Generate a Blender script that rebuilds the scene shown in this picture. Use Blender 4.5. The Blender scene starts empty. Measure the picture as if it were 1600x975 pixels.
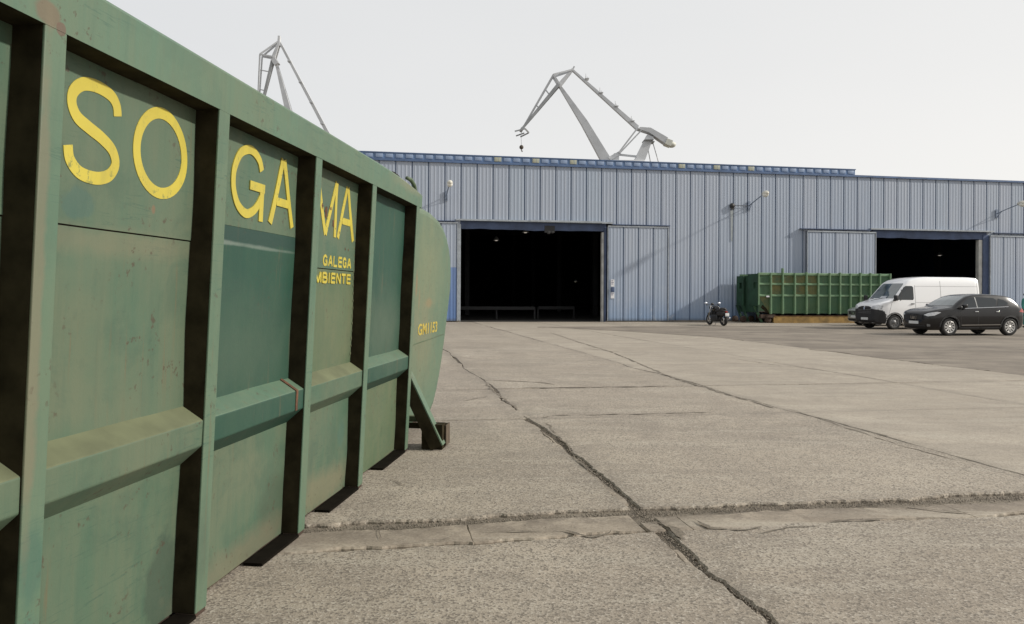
import bpy, bmesh, math, random
from math import sin, cos, pi, radians, sqrt, atan2
from mathutils import Vector, Matrix, noise
from mathutils.bvhtree import BVHTree
random.seed(7)
SC = bpy.context.scene
COL = SC.collection

# ------------------------------------------------------------------ camera, light
PHI = math.atan2(.174, .985)                     # direction of the warehouse and slab grid
TX, TY = cos(PHI), sin(PHI)
def W(a, b, z=0.0):
    return Vector((a*TX - b*TY, a*TY + b*TX, z))

cam = bpy.data.cameras.new('camera')
cam.sensor_width = 36.0; cam.lens = 27.0
cam.shift_y = -0.0158
cam.clip_start = .05; cam.clip_end = 3000
co = bpy.data.objects.new('camera', cam); COL.objects.link(co)
co.location = (0, 0, 1.5)
co.rotation_euler = (Matrix.Rotation(radians(90), 4, 'X') @ Matrix.Rotation(0.005, 4, 'Z')).to_euler()
SC.camera = co
SC.render.resolution_x = 1024; SC.render.resolution_y = 624

SUN_EL = radians(29)
sun_h = Vector((1.0, -0.08, 0)).normalized()
sun_dir = Vector((sun_h.x*cos(SUN_EL), sun_h.y*cos(SUN_EL), sin(SUN_EL)))
sl = bpy.data.lights.new('sun', 'SUN'); sl.energy = 3.8; sl.angle = radians(2.2); sl.color = (1, .945, .86)
so = bpy.data.objects.new('sun', sl); COL.objects.link(so)
so.rotation_euler = sun_dir.to_track_quat('Z', 'Y').to_euler()

wd = bpy.data.worlds.new('World'); SC.world = wd; wd.use_nodes = True
nt = wd.node_tree; nt.nodes.clear()
out = nt.nodes.new('ShaderNodeOutputWorld'); bg = nt.nodes.new('ShaderNodeBackground')
sky = nt.nodes.new('ShaderNodeTexSky'); sky.sky_type = 'NISHITA'; sky.sun_disc = False
sky.sun_elevation = SUN_EL; sky.sun_rotation = math.atan2(sun_h.x, sun_h.y)
sky.air_density = 1.0; sky.dust_density = 3.0
tc = nt.nodes.new('ShaderNodeTexCoord'); sep = nt.nodes.new('ShaderNodeSeparateXYZ')
nt.links.new(tc.outputs['Generated'], sep.inputs[0])
# thin even high cloud: pale, a little brighter and warmer low down and towards the sun
dot = nt.nodes.new('ShaderNodeVectorMath'); dot.operation = 'DOT_PRODUCT'
dot.inputs[1].default_value = (sun_h.x, sun_h.y, 0)
nt.links.new(tc.outputs['Generated'], dot.inputs[0])
mz = nt.nodes.new('ShaderNodeMapRange'); mz.inputs['From Min'].default_value = 0; mz.inputs['From Max'].default_value = .55
mz.inputs['To Min'].default_value = 1; mz.inputs['To Max'].default_value = 0
nt.links.new(sep.outputs['Z'], mz.inputs['Value'])
md = nt.nodes.new('ShaderNodeMapRange'); md.inputs['From Min'].default_value = -.5; md.inputs['From Max'].default_value = .8
nt.links.new(dot.outputs['Value'], md.inputs['Value'])
ml = nt.nodes.new('ShaderNodeMath'); ml.operation = 'MULTIPLY'
nt.links.new(mz.outputs[0], ml.inputs[0]); nt.links.new(md.outputs[0], ml.inputs[1])
nz = nt.nodes.new('ShaderNodeTexNoise'); nz.inputs['Scale'].default_value = 1.6; nz.inputs['Detail'].default_value = 4
mp = nt.nodes.new('ShaderNodeMapping'); mp.inputs['Scale'].default_value = (1, 1, 3)
nt.links.new(tc.outputs['Generated'], mp.inputs[0]); nt.links.new(mp.outputs[0], nz.inputs['Vector'])
ad = nt.nodes.new('ShaderNodeMath'); ad.operation = 'MULTIPLY_ADD'; ad.inputs[1].default_value = .28
nt.links.new(nz.outputs[0], ad.inputs[0]); nt.links.new(ml.outputs[0], ad.inputs[2])
cr = nt.nodes.new('ShaderNodeValToRGB')
cr.color_ramp.elements[0].position = .1; cr.color_ramp.elements[0].color = (7.75, 7.85, 7.95, 1)
cr.color_ramp.elements[1].position = .9; cr.color_ramp.elements[1].color = (9.9, 9.7, 9.35, 1)
nt.links.new(ad.outputs[0], cr.inputs[0])
mx = nt.nodes.new('ShaderNodeMix'); mx.data_type = 'RGBA'; mx.inputs['Factor'].default_value = .94
nt.links.new(sky.outputs[0], mx.inputs['A']); nt.links.new(cr.outputs[0], mx.inputs['B'])
nt.links.new(mx.outputs['Result'], bg.inputs['Color']); bg.inputs['Strength'].default_value = .1
nt.links.new(bg.outputs[0], out.inputs['Surface'])

SC.view_settings.view_transform = 'Standard'; SC.view_settings.look = 'None'
SC.view_settings.exposure = 0; SC.view_settings.gamma = 1

# ------------------------------------------------------------------ materials
def srgb(r, g, b):
    f = lambda c: (c/255/12.92 if c/255 <= .04045 else ((c/255+.055)/1.055)**2.4)
    return (f(r), f(g), f(b), 1)
class NG:
    def __init__(s, name):
        s.m = bpy.data.materials.new(name); s.m.use_nodes = True
        s.t = s.m.node_tree; s.p = s.t.nodes['Principled BSDF']
        s._tc = s.t.nodes.new('ShaderNodeTexCoord')
    def coord(s, kind='Object', scale=(1,1,1), loc=(0,0,0)):
        if kind == 'World':
            g = s.t.nodes.new('ShaderNodeNewGeometry'); o = g.outputs['Position']
        else: o = s._tc.outputs[kind]
        mp = s.t.nodes.new('ShaderNodeMapping'); mp.inputs['Scale'].default_value = scale; mp.inputs['Location'].default_value = loc
        s.t.links.new(o, mp.inputs[0]); return mp.outputs[0]
    def noise(s, vec, scale, detail=4, rough=.55, dist=0):
        n = s.t.nodes.new('ShaderNodeTexNoise'); n.inputs['Scale'].default_value = scale
        n.inputs['Detail'].default_value = detail; n.inputs['Roughness'].default_value = rough; n.inputs['Distortion'].default_value = dist
        s.t.links.new(vec, n.inputs['Vector']); return n.outputs[0]
    def voro(s, vec, scale, feature='F1', out='Distance', rnd=1):
        n = s.t.nodes.new('ShaderNodeTexVoronoi'); n.feature = feature; n.inputs['Scale'].default_value = scale
        n.inputs['Randomness'].default_value = rnd
        s.t.links.new(vec, n.inputs['Vector']); return n.outputs[out]
    def ramp(s, fac, stops):
        r = s.t.nodes.new('ShaderNodeValToRGB'); e = r.color_ramp.elements
        while len(e) < len(stops): e.new(.5)
        for i, (p, c) in enumerate(stops):
            e[i].position = p; e[i].color = c if hasattr(c, '__len__') else (c, c, c, 1)
        s.t.links.new(fac, r.inputs[0]); return r.outputs[0]
    def math(s, op, a, b=None, clamp=False):
        n = s.t.nodes.new('ShaderNodeMath'); n.operation = op; n.use_clamp = clamp
        for i, v in enumerate((a, b)):
            if v is None: continue
            if isinstance(v, (int, float)): n.inputs[i].default_value = v
            else: s.t.links.new(v, n.inputs[i])
        return n.outputs[0]
    def mix(s, fac, a, b, mode='MIX'):
        n = s.t.nodes.new('ShaderNodeMix'); n.data_type = 'RGBA'; n.blend_type = mode
        if isinstance(fac, (int, float)): n.inputs['Factor'].default_value = fac
        else: s.t.links.new(fac, n.inputs['Factor'])
        for k, v in (('A', a), ('B', b)):
            if isinstance(v, tuple): n.inputs[k].default_value = v
            else: s.t.links.new(v, n.inputs[k])
        return n.outputs['Result']
    def sepxyz(s, vec):
        n = s.t.nodes.new('ShaderNodeSeparateXYZ'); s.t.links.new(vec, n.inputs[0]); return n.outputs
    def rand(s):
        return s.t.nodes.new('ShaderNodeObjectInfo').outputs['Random']
    def color(s, c):
        if isinstance(c, tuple): s.p.inputs['Base Color'].default_value = c
        else: s.t.links.new(c, s.p.inputs['Base Color'])
    def rough(s, v):
        if isinstance(v, (int, float)): s.p.inputs['Roughness'].default_value = v
        else: s.t.links.new(v, s.p.inputs['Roughness'])
    def bump(s, h, strength=.3, dist=.01):
        b = s.t.nodes.new('ShaderNodeBump'); b.inputs['Strength'].default_value = strength; b.inputs['Distance'].default_value = dist
        s.t.links.new(h, b.inputs['Height']); s.t.links.new(b.outputs[0], s.p.inputs['Normal'])

def simple(name, c, rough=.6, metal=0, var=.25, scale=6, coat=0):
    g = NG(name); n = g.noise(g.coord('Object'), scale, 5)
    c = tuple(c) if len(c) == 4 else tuple(c)+(1,)
    dk = tuple(x*(1-var) for x in c[:3])+(1,); lt = tuple(min(1, x*(1+var)) for x in c[:3])+(1,)
    g.color(g.ramp(n, [(.3, dk), (.7, lt)])); g.rough(rough); g.p.inputs['Metallic'].default_value = metal
    if coat: g.p.inputs['Coat Weight'].default_value = coat; g.p.inputs['Coat Roughness'].default_value = .05
    return g.m

def worn_paint(name, base, dust, dark, dustamt=.5, rust=.5, patches=(), blotch=0):
    g = NG(name); v = g.coord('Object')
    big = g.noise(v, 1.3, 5, .6, .6)
    col = g.mix(g.ramp(big, [(.36, 0), (.66, dustamt)]), base, dust)
    st = g.noise(g.coord('Object', (7, 7, .45)), 2.2, 6, .65)
    col = g.mix(g.ramp(st, [(.42, 0), (.75, .42)]), col, dust)
    st2 = g.noise(g.coord('Object', (11, 11, .6), (3, 1, 0)), 2.0, 5, .6)
    col = g.mix(g.ramp(st2, [(.52, 0), (.8, .35)]), col, dark)
    bl = g.noise(g.coord('Object', (1, 1, 1), (7, 3, 5)), 2.4, 6, .7, .3)
    col = g.mix(g.ramp(bl, [(.5, 0), (.6, .22 + blotch), (.75, .3 + blotch)]), col, dark)
    # scrapes: thin slanting scratches
    sc = g.noise(g.coord('Object', (2, 1.2, 22), (1, 9, 2)), 3.0, 3, .5, 1.2)
    msk = g.noise(g.coord('Object', (1, 1, 1), (5, 5, 1)), 1.1, 3)
    scr = g.math('MULTIPLY', g.ramp(sc, [(.60, 0), (.64, 1), (.68, 0)]), g.ramp(msk, [(.48, 0), (.56, .8)]))
    col = g.mix(scr, col, dark)
    run = g.noise(g.coord('Object', (16, 16, .35), (2, 7, 3)), 1.6, 4, .6)
    runm = g.noise(g.coord('Object', (1, 1, 1), (12, 3, 4)), 1.6, 3)
    col = g.mix(g.math('MULTIPLY', g.ramp(run, [(.60, 0), (.68, 1)]), g.ramp(runm, [(.48, 0), (.6, .5)])), col, (.13, .095, .05, 1))
    # local repairs, scrapes and grime with ragged edges (position along the side, height, radii, colour, strength, edge)
    if patches:
        X = g.sepxyz(v); wob = g.noise(v, 5, 6, .65); wob2 = g.noise(g.coord('Object', (1, 1, 1), (9, 2, 6)), 18, 5, .7)
        wsum = g.math('ADD', g.math('MULTIPLY', wob, 1.5), g.math('MULTIPLY', wob2, .5))
        for (ps, pz, rs_, rz_, pc, pk, soft) in patches:
            dy = g.math('DIVIDE', g.math('SUBTRACT', X['Y'], ps), rs_); dz = g.math('DIVIDE', g.math('SUBTRACT', X['Z'], pz), rz_)
            dd = g.math('SQRT', g.math('ADD', g.math('MULTIPLY', dy, dy), g.math('MULTIPLY', dz, dz)))
            dd = g.math('ADD', dd, wsum)
            col = g.mix(g.ramp(g.math('DIVIDE', dd, 3.0), [((2-soft)/3, pk), ((2+soft)/3, 0)]), col, pc)
    # chips and rust
    ch = g.noise(v, 26, 5, .7)
    chm = g.noise(g.coord('Object', (1, 1, 1), (2, 8, 4)), 2.6, 4)
    chip = g.math('MULTIPLY', g.ramp(ch, [(.60, 0), (.63, 1)]), g.ramp(chm, [(.50, 0), (.58, rust)]))
    col = g.mix(chip, col, (.06, .035, .022, 1))
    fine = g.noise(v, 60, 4, .7)
    col = g.mix(.18, col, g.ramp(fine, [(.3, .12), (.7, .32)]), 'OVERLAY') if False else col
    g.color(col); g.rough(g.ramp(big, [(.3, .5), (.7, .72)]))
    g.bump(g.math('ADD', g.math('MULTIPLY', fine, .25), bl), .25, .008)
    return g.m

M = {}
SAGE = (.062, .116, .074, 1); DUST = (.118, .132, .080, 1); TEALD = (.030, .085, .058, 1)
M['green'] = worn_paint('sage_green_paint', SAGE, DUST, (.040, .082, .056, 1), .6, .7, blotch=.1, patches=[
    (2.60, 1.83, .08, .06, (.045, .10, .085, 1), .5, .12), (3.26, .18, .13, .22, (.045, .070, .048, 1), .75, .15), (4.46, .22, .22, .20, (.055, .080, .050, 1), .7, .3),
    (4.88, 1.44, .12, .16, (.085, .105, .09, 1), .85, .08), (3.05, 1.86, .014, .02, (.2, .09, .05, 1), .5, .2),
    (2.9, 1.70, .55, .05, (.17, .155, .095, 1), .4, .5), (5.3, .12, .5, .12, (.17, .15, .09, 1), .6, .5), (4.1, .06, .6, .10, (.16, .14, .09, 1), .6, .5), (6.5, .1, .6, .14, (.15, .14, .09, 1), .5, .5),
    (5.6, .45, .08, .10, (.05, .115, .09, 1), .4, .2)])
M['green_rail'] = worn_paint('sage_green_rail_paint', (.084, .150, .098, 1), (.122, .142, .088, 1), (.048, .100, .070, 1), .42, .6, patches=[
    (2.29, .62, .05, .13, (.035, .095, .075, 1), .45, .3), (2.29, .33, .05, .11, (.05, .12, .10, 1), .45, .3), (2.25, 2.39, .05, .035, (.15, .085, .055, 1), .6, .2), (2.31, 2.36, .02, .02, (.12, .06, .045, 1), .7, .1),
    (2.255, 1.5, .03, .75, (.17, .14, .09, 1), .55, .3), (3.39, .3, .05, .2, (.06, .09, .06, 1), .5, .5), (7.55, 1.62, .05, .13, (.20, .11, .06, 1), .7, .4), (8.15, 1.42, .16, .05, (.24, .15, .07, 1), .6, .4),
    (7.7, 1.45, .03, .12, (.22, .13, .07, 1), .5, .4), (8.0, 1.8, .6, .5, (.20, .20, .11, 1), .45, .7), (7.9, 1.0, .5, .4, (.19, .17, .10, 1), .5, .7), (6.9, 2.5, .5, .05, (.20, .19, .12, 1), .5, .5)])
M['green_dusty'] = worn_paint('dusty_green_paint', (.078, .118, .064, 1), (.125, .132, .072, 1), (.05, .090, .054, 1), .6, .7)
M['teal'] = worn_paint('dark_teal_repaint', (.012, .056, .037, 1), (.030, .072, .042, 1), (.014, .046, .034, 1), .35, .25, patches=[
    (4.0, 1.81, .75, .045, (.016, .045, .036, 1), .8, .2), (3.6, 1.765, .5, .010, (.16, .20, .17, 1), .7, .5), (4.2, 1.758, .3, .008, (.14, .18, .15, 1), .6, .5), (4.0, 1.2, .6, .25, (.055, .088, .058, 1), .55, .7),
    (6.6, 1.2, .5, .3, (.075, .105, .07, 1), .6, .7)])
M['steel_and_shade'] = simple('dark_steel_and_shade', (.028, .023, .013), .75, 0, .4, 9)  # dark steel parts, and shade painted on post, rail and strut faces
M['near_black'] = simple('near_black_strip', (.008, .0065, .0045), .9, 0, .3, 9)  # even near-black colour of the strips on the ground
M['rust_plate'] = simple('brown_foot_plate', (.075, .055, .035), .85, 0, .4, 9)
M['brown_dust'] = simple('dust_on_rail_top', (.118, .130, .070), .85, 0, .2, 5)
M['rust'] = simple('rust', (.10, .045, .022), .85, 0, .4, 20)
for _k in ('steel_and_shade', 'near_black'): M[_k].node_tree.nodes['Principled BSDF'].inputs['Specular IOR Level'].default_value = .05
M['yellow'] = None
g = NG('yellow_lettering'); v = g.coord('Object')
n = g.noise(v, 3, 4); n2 = g.noise(v, 40, 5, .7); n3 = g.noise(g.coord('Object', (1, 1, 1), (4, 4, 4)), 5, 4)
c = g.mix(g.ramp(n, [(.3, 0), (.7, 1)]), (.50, .42, .055, 1), (.43, .35, .05, 1))
c = g.mix(g.math('MULTIPLY', g.ramp(n2, [(.57, 0), (.61, 1)]), g.ramp(n3, [(.48, 0), (.58, .65)])), c, (.10, .14, .06, 1))
c = g.mix(g.ramp(g.noise(g.coord('Object', (9, 9, .8)), 2.5, 5, .6), [(.5, 0), (.7, .35)]), c, (.30, .27, .06, 1))
g.color(c); g.rough(.55); M['yellow'] = g.m
g = NG('worn_yellow_lettering'); v = g.coord('Object')
n2 = g.noise(v, 34, 5, .7)
g.color(g.mix(g.ramp(n2, [(.5, 0), (.6, .75)]), (.45, .34, .05, 1), (.16, .19, .1, 1))); g.rough(.6); M['yellow_worn'] = g.m

# concrete
def concrete(name, smooth=False, amt0=1.0, tint=0.0):
    g = NG(name); v = g.coord('World')
    big = g.noise(v, .35, 6, .6, .4); mid = g.noise(v, 1.7, 6, .65)
    r = g.rand()
    base = g.ramp(big, [(.36, (.255, .210, .158, 1)), (.5, (.350, .295, .226, 1)), (.62, (.46, .398, .315, 1))])
    base = g.mix(g.ramp(mid, [(.38, .6), (.56, 0)]), base, (.205, .170, .134, 1))
    blo = g.noise(g.coord('World', (1, 1, 1), (21, 5, 2)), 5.5, 6, .7, .4)
    base = g.mix(g.ramp(blo, [(.46, 0), (.62, .5)]), base, (.155, .126, .096, 1))
    base = g.mix(g.math('MULTIPLY', r, .6), base, (.365, .312, .242, 1))
    # stains
    stn = g.noise(g.coord('World', (1, 1, 1), (13, 4, 0)), .8, 5, .7, .8)
    base = g.mix(g.ramp(stn, [(.50, 0), (.62, .55)]), base, (.16, .130, .10, 1))
    stx = g.noise(g.coord('World', (.25, 1.3, 1), (3, 14, 0)), 1.1, 6, .7, .5)
    base = g.mix(g.ramp(stx, [(.48, 0), (.62, .45)]), base, (.175, .145, .115, 1))
    sty = g.noise(g.coord('World', (.35, 1.9, 1), (23, 4, 0)), 1.4, 6, .72, .6)
    base = g.mix(g.ramp(sty, [(.50, 0), (.61, .5)]), base, (.40, .36, .29, 1))
    # tyre-worn bands running in and out of the doorways, and grime gathered beside the joints
    pw_ = g.sepxyz(v)
    aa = g.math('ADD', g.math('MULTIPLY', pw_['X'], TX), g.math('MULTIPLY', pw_['Y'], TY)); bb_ = g.math('SUBTRACT', g.math('MULTIPLY', pw_['Y'], TX), g.math('MULTIPLY', pw_['X'], TY))
    aw = g.math('ADD', aa, g.math('MULTIPLY', g.noise(g.coord('World', (.25, .25, 1), (8, 8, 0)), .5, 3), 3.0))
    tb = g.math('ABSOLUTE', g.math('SUBTRACT', g.math('FRACT', g.math('MULTIPLY', aw, .55)), .5))
    base = g.mix(g.math('MULTIPLY', g.ramp(tb, [(.06, .5), (.16, 0)]), g.ramp(mid, [(.4, 0), (.6, .7)])), base, (.16, .132, .104, 1))
    gm = g.noise(v, 3.2, 6, .7)
    for (cc, ln_, wd_) in ((aa, 1.84, .30), (aa, 5.4, .16), (aa, 9.05, .14), (bb_, 5.05, .34), (bb_, 9.2, .10), (bb_, 12.17, .20)):
        dj = g.math('ABSOLUTE', g.math('SUBTRACT', cc, ln_))
        base = g.mix(g.math('MULTIPLY', g.ramp(g.math('DIVIDE', dj, wd_), [(0, .85), (1, 0)]), g.ramp(gm, [(.40, 0), (.54, .95)])), base, (.125, .102, .078, 1))
    base = g.mix(tint, base, (.42, .38, .31, 1))
    # exposed aggregate
    ag = g.voro(v, 85, 'F1', 'Color'); agd = g.voro(v, 85)
    agv = g.sepxyz(ag)[0]
    amt = .25 if smooth else amt0
    base = g.mix(g.math('MULTIPLY', g.ramp(agv, [(.0, .95), (.20, .85), (.28, 0)]), amt), base, (.075, .060, .046, 1))
    base = g.mix(g.math('MULTIPLY', g.ramp(agv, [(.84, 0), (.9, .4), (1, .6)]), amt), base, (.50, .46, .39, 1))
    sp = g.voro(g.coord('World', (1, 1, 1), (3, 3, 0)), 28, 'F1', 'Color'); sv = g.sepxyz(sp)[1]
    spd = g.voro(g.coord('World', (1, 1, 1), (3, 3, 0)), 28)
    spm = g.math('MULTIPLY', g.ramp(sv, [(.78, 0), (.82, .85)]), g.ramp(spd, [(.2, 1), (.34, 0)]))
    base = g.mix(g.math('MULTIPLY', spm, amt), base, (.085, .07, .055, 1))
    fine = g.noise(v, 130, 4, .7)
    base = g.mix(.32, base, g.ramp(fine, [(.3, (.16, .14, .11, 1)), (.7, (.46, .41, .34, 1))])) if not smooth else base
    # hair cracks
    cv = g.t.nodes.new('ShaderNodeMix'); cv.data_type = 'VECTOR'; cv.inputs['Factor'].default_value = .12
    nn = g.t.nodes.new('ShaderNodeTexNoise'); nn.inputs['Scale'].default_value = 3; nn.inputs['Detail'].default_value = 6
    g.t.links.new(v, nn.inputs['Vector']); g.t.links.new(v, cv.inputs['A']); g.t.links.new(nn.outputs['Color'], cv.inputs['B']); cv.inputs['Factor'].default_value = .03
    ce = g.voro(cv.outputs['Result'], .5, 'DISTANCE_TO_EDGE')
    cm = g.noise(g.coord('World', (1, 1, 1), (31, 8, 0)), .45, 3)
    crack = g.math('MULTIPLY', g.ramp(ce, [(0, 1), (.006, .5), (.012, 0)]), g.ramp(cm, [(.52, 0), (.6, .8)]))
    g.color(base); g.rough(.88)
    h = g.math('ADD', g.math('MULTIPLY', agd, .5 if not smooth else .1), g.math('MULTIPLY', fine, .5))
    g.bump(h, .55 if not smooth else .25, .006)
    return g.m
M['concrete'] = concrete('exposed_aggregate_concrete'); M['mortar'] = concrete('mortar_repair', True); M['concrete_pale'] = concrete('smoother_pale_concrete', False, .45, .22)
g = NG('packed_joint_dirt'); v = g.coord('World'); n = g.noise(v, 25, 6, .7); n2 = g.noise(v, 2.2, 4)
g.color(g.mix(g.ramp(n2, [(.35, 0), (.65, .7)]), g.ramp(n, [(.3, (.07, .058, .044, 1)), (.7, (.19, .16, .122, 1))]), (.235, .20, .155, 1)))
g.rough(.95); g.bump(n, .8, .02); M['dirt'] = g.m
g = NG('worn_asphalt'); v = g.coord('World')
n = g.noise(v, .5, 6, .65, .5); n2 = g.noise(v, 60, 4, .7); n3 = g.noise(g.coord('World', (.35, 1.6, 1), (9, 2, 0)), .5, 5, .7)
c = g.ramp(n, [(.35, (.140, .117, .092, 1)), (.62, (.245, .208, .164, 1))])
c = g.mix(g.ramp(n3, [(.52, 0), (.62, .8)]), c, (.30, .26, .205, 1))
c = g.mix(g.ramp(n2, [(.35, .35), (.6, 0)]), c, (.05, .045, .04, 1))
g.color(c); g.rough(.9); g.bump(n2, .5, .006); M['asphalt'] = g.m

# warehouse cladding: faded blue sheet, bluer near the bottom where the paint chalked less
def cladding(name, blue=.0, lower=1.8):
    g = NG(name); pw = g.coord('World'); x = g.sepxyz(g.coord('Object'))
    z = x['Z']
    r = g.rand()
    faded = g.ramp(r, [(0, (.310, .362, .445, 1)), (.35, (.335, .380, .455, 1)), (.7, (.35, .390, .462, 1)), (1, (.32, .375, .45, 1))])
    st = g.noise(g.coord('World', (3, 3, .12)), 2.2, 6, .65)
    faded = g.mix(g.ramp(st, [(.35, .3), (.65, 0)]), faded, (.265, .305, .385, 1))
    faded = g.mix(g.ramp(g.noise(g.coord('World', (5, 5, .2), (4, 4, 0)), 2.0, 5, .6), [(.5, 0), (.75, .45)]), faded, (.43, .45, .49, 1))
    n = g.noise(g.coord('World', (1, 1, .6)), .55, 5, .6)
    zz = g.math('ADD', z, g.math('MULTIPLY', n, 2.6))
    low = g.ramp(g.math('DIVIDE', zz, 6.0), [(.2, .9), (.48, .25), (.95, 0)])
    c = g.mix(low, faded, (.15, .235, .375, 1))
    n5 = g.noise(pw, 1.6, 5, .7)
    c = g.mix(g.math('MULTIPLY', g.ramp(n5, [(.58, 0), (.66, .55)]), g.ramp(g.math('DIVIDE', z, 3.0), [(.3, 1), (1, 0)])), c, (.36, .40, .46, 1))
    # seams keep the original deep blue
    wx = g.math('ABSOLUTE', g.math('SUBTRACT', g.math('MODULO', x['X'], .925), .4625))
    seam = g.ramp(wx, [(.424, 0), (.438, .85)])
    c = g.mix(seam, c, (.062, .105, .19, 1))
    if blue: c = g.mix(blue, c, (.075, .155, .37, 1))
    c = g.mix(g.ramp(g.math('DIVIDE', z, .25), [(.2, .7), (1, 0)]), c, (.07, .075, .08, 1))
    g.color(c); g.rough(.55); return g.m
M['clad'] = cladding('faded_blue_cladding'); M['clad_low'] = cladding('unfaded_blue_cladding', .75)
M['blue_trim'] = simple('deep_blue_trim', (.075, .125, .235), .55, 0, .25, 2)
M['blue_band'] = simple('roof_band_blue', (.11, .185, .33), .55, 0, .25, 1.5)
M['lintel'] = simple('dark_blue_lintel', (.050, .075, .145), .6, 0, .35, 1.2)
M['pane_blue'] = simple('pale_blue_roof_pane', (.235, .31, .45), .4, 0, .15, 1.5)
g = NG('yellowed_roof_pane'); n = g.noise(g.coord('Object', (9, 9, 1)), 2, 3)
g.color(g.ramp(n, [(.42, (.24, .28, .27, 1)), (.55, (.40, .40, .30, 1))])); g.rough(.5); M['pane_yellow'] = g.m
M['galv'] = simple('galvanised_steel', (.34, .37, .40), .5, .3, .2, 4)
M['jamb'] = simple('weathered_pale_jamb', (.42, .42, .40), .7, 0, .3, 2)
M['hall_dark'] = simple('shaded_hall_interior', (.012, .012, .012), .9, 0, .4, .5)  # near-black colour stands in for the deep shade of the hall
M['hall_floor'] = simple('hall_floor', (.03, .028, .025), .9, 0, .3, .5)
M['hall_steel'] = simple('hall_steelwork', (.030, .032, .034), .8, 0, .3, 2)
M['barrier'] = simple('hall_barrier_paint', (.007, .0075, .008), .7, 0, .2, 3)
M['roof'] = simple('roof_sheet', (.20, .23, .27), .7, 0, .2, .5)
M['crane'] = simple('hazy_pale_crane_paint', (.50, .51, .52), .6, 0, .15, .3)  # pale grey paint, lightened to put haze into the colour
M['crane_dark'] = simple('hazy_crane_machinery', (.32, .33, .335), .7, 0, .2, .5)  # machinery grey lightened too, haze put into the colour
M['crane_white'] = simple('white_counterweight', (.62, .62, .55), .6, 0, .1, .5)
M['hook'] = simple('crane_hook_iron', (.07, .055, .04), .7, 0, .3, 1)
M['lamp_head'] = simple('lamp_housing', (.55, .53, .46), .5, 0, .2, 3)
M['lamp_glass'] = simple('lamp_bowl', (.78, .77, .70), .3, 0, .05, 3)
M['lamp_arm'] = simple('lamp_arm_steel', (.19, .23, .30), .6, .2, .2, 3)
M['black_box'] = simple('black_junction_box', (.018, .018, .018), .6, 0, .3, 4)
M['paper'] = simple('notice_paper', (.66, .66, .67), .7, 0, .06, 12)
M['far_green'] = worn_paint('far_container_green', (.036, .105, .052, 1), (.075, .125, .055, 1), (.018, .058, .028, 1), .5, .6)
M['far_rail'] = worn_paint('far_container_sunlit_rail', (.125, .235, .130, 1), (.17, .22, .12, 1), (.045, .10, .05, 1), .4, .3)  # rail green lightened to paint in sunlit highlights
M['far_ochre'] = worn_paint('ochre_stained_green', (.050, .095, .040, 1), (.15, .125, .035, 1), (.03, .06, .028, 1), .95, .9, blotch=.2)
M['far_dark'] = simple('dark_green_end', (.013, .05, .024), .75, 0, .35, 2)
M['ochre'] = simple('ochre_skid_paint', (.25, .155, .045), .8, 0, .4, 2.5)
M['rustdark'] = simple('dark_rust', (.045, .027, .018), .85, 0, .5, 6)

def carpaint(name, c, dirt=.15, metal=.0, rough=.3, coat=.9):
    g = NG(name); n = g.noise(g.coord('Object'), 2.5, 5, .6)
    z = g.sepxyz(g.coord('Object'))['Z']
    d = g.math('MULTIPLY', g.ramp(n, [(.35, .3), (.7, 1)]), g.ramp(z, [(.15, dirt*3), (.75, dirt*.4)]))
    g.color(g.mix(d, c, (.25, .22, .18, 1))); g.rough(rough); g.p.inputs['Metallic'].default_value = metal
    g.p.inputs['Coat Weight'].default_value = coat; g.p.inputs['Coat Roughness'].default_value = .06
    if coat < .5: g.p.inputs['Specular IOR Level'].default_value = .3
    return g.m
M['van_white'] = carpaint('white_van_paint', (.84, .84, .84, 1), .03)
M['car_black'] = carpaint('black_car_paint', (.006, .0055, .006, 1), .010, 0, .25, .45)
M['car_silver'] = carpaint('silver_car_paint', (.42, .43, .43, 1), .08, .5)
M['plastic'] = simple('black_plastic', (.016, .016, .017), .55, 0, .3, 6)
M['tyre'] = simple('tyre_rubber', (.018, .017, .016), .85, 0, .4, 10)
M['alloy'] = simple('alloy_wheel', (.55, .54, .52), .35, .6, .1, 5)
M['steelwheel'] = simple('grey_wheel_cover', (.17, .17, .17), .45, .3, .2, 5)
g = NG('dark_window_glass'); g.color((.012, .016, .018, 1)); g.rough(.04); g.p.inputs['IOR'].default_value = 1.5
g.p.inputs['Coat Weight'].default_value = .5; M['glass'] = g.m
g = NG('windscreen_glass'); n = g.noise(g.coord('Object', (1, 1, 1)), 2.5, 3)
g.color(g.ramp(n, [(.35, (.03, .045, .05, 1)), (.7, (.075, .10, .10, 1))])); g.rough(.05); g.p.inputs['Coat Weight'].default_value = 1; M['windscreen'] = g.m
M['headlamp'] = simple('headlamp_lens', (.55, .56, .57), .12, .2, .15, 14, .8)
M['taillamp'] = simple('red_lamp_lens', (.35, .02, .015), .2, 0, .1, 8, .6)
M['plate'] = simple('white_number_plate', (.62, .63, .62), .5, 0, .05, 8)
M['plate_blue'] = simple('blue_plate_strip', (.02, .06, .3), .5)
M['chrome'] = simple('chrome', (.75, .75, .76), .15, 1, .05, 5)
M['mirror'] = simple('mirror_shell_white', (.72, .74, .80), .25, .3, .05, 5)
M['seat'] = simple('black_leatherette', (.02, .018, .017), .6, 0, .2, 6)
M['skin'] = simple('skin', (.42, .25, .17), .6, 0, .08, 8)
M['hair'] = simple('dark_hair', (.02, .015, .012), .8, 0, .3, 20)
M['coverall'] = simple('teal_work_coverall', (.02, .15, .13), .85, 0, .3, 5)
M['boot'] = simple('black_boot', (.015, .014, .013), .7)
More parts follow.
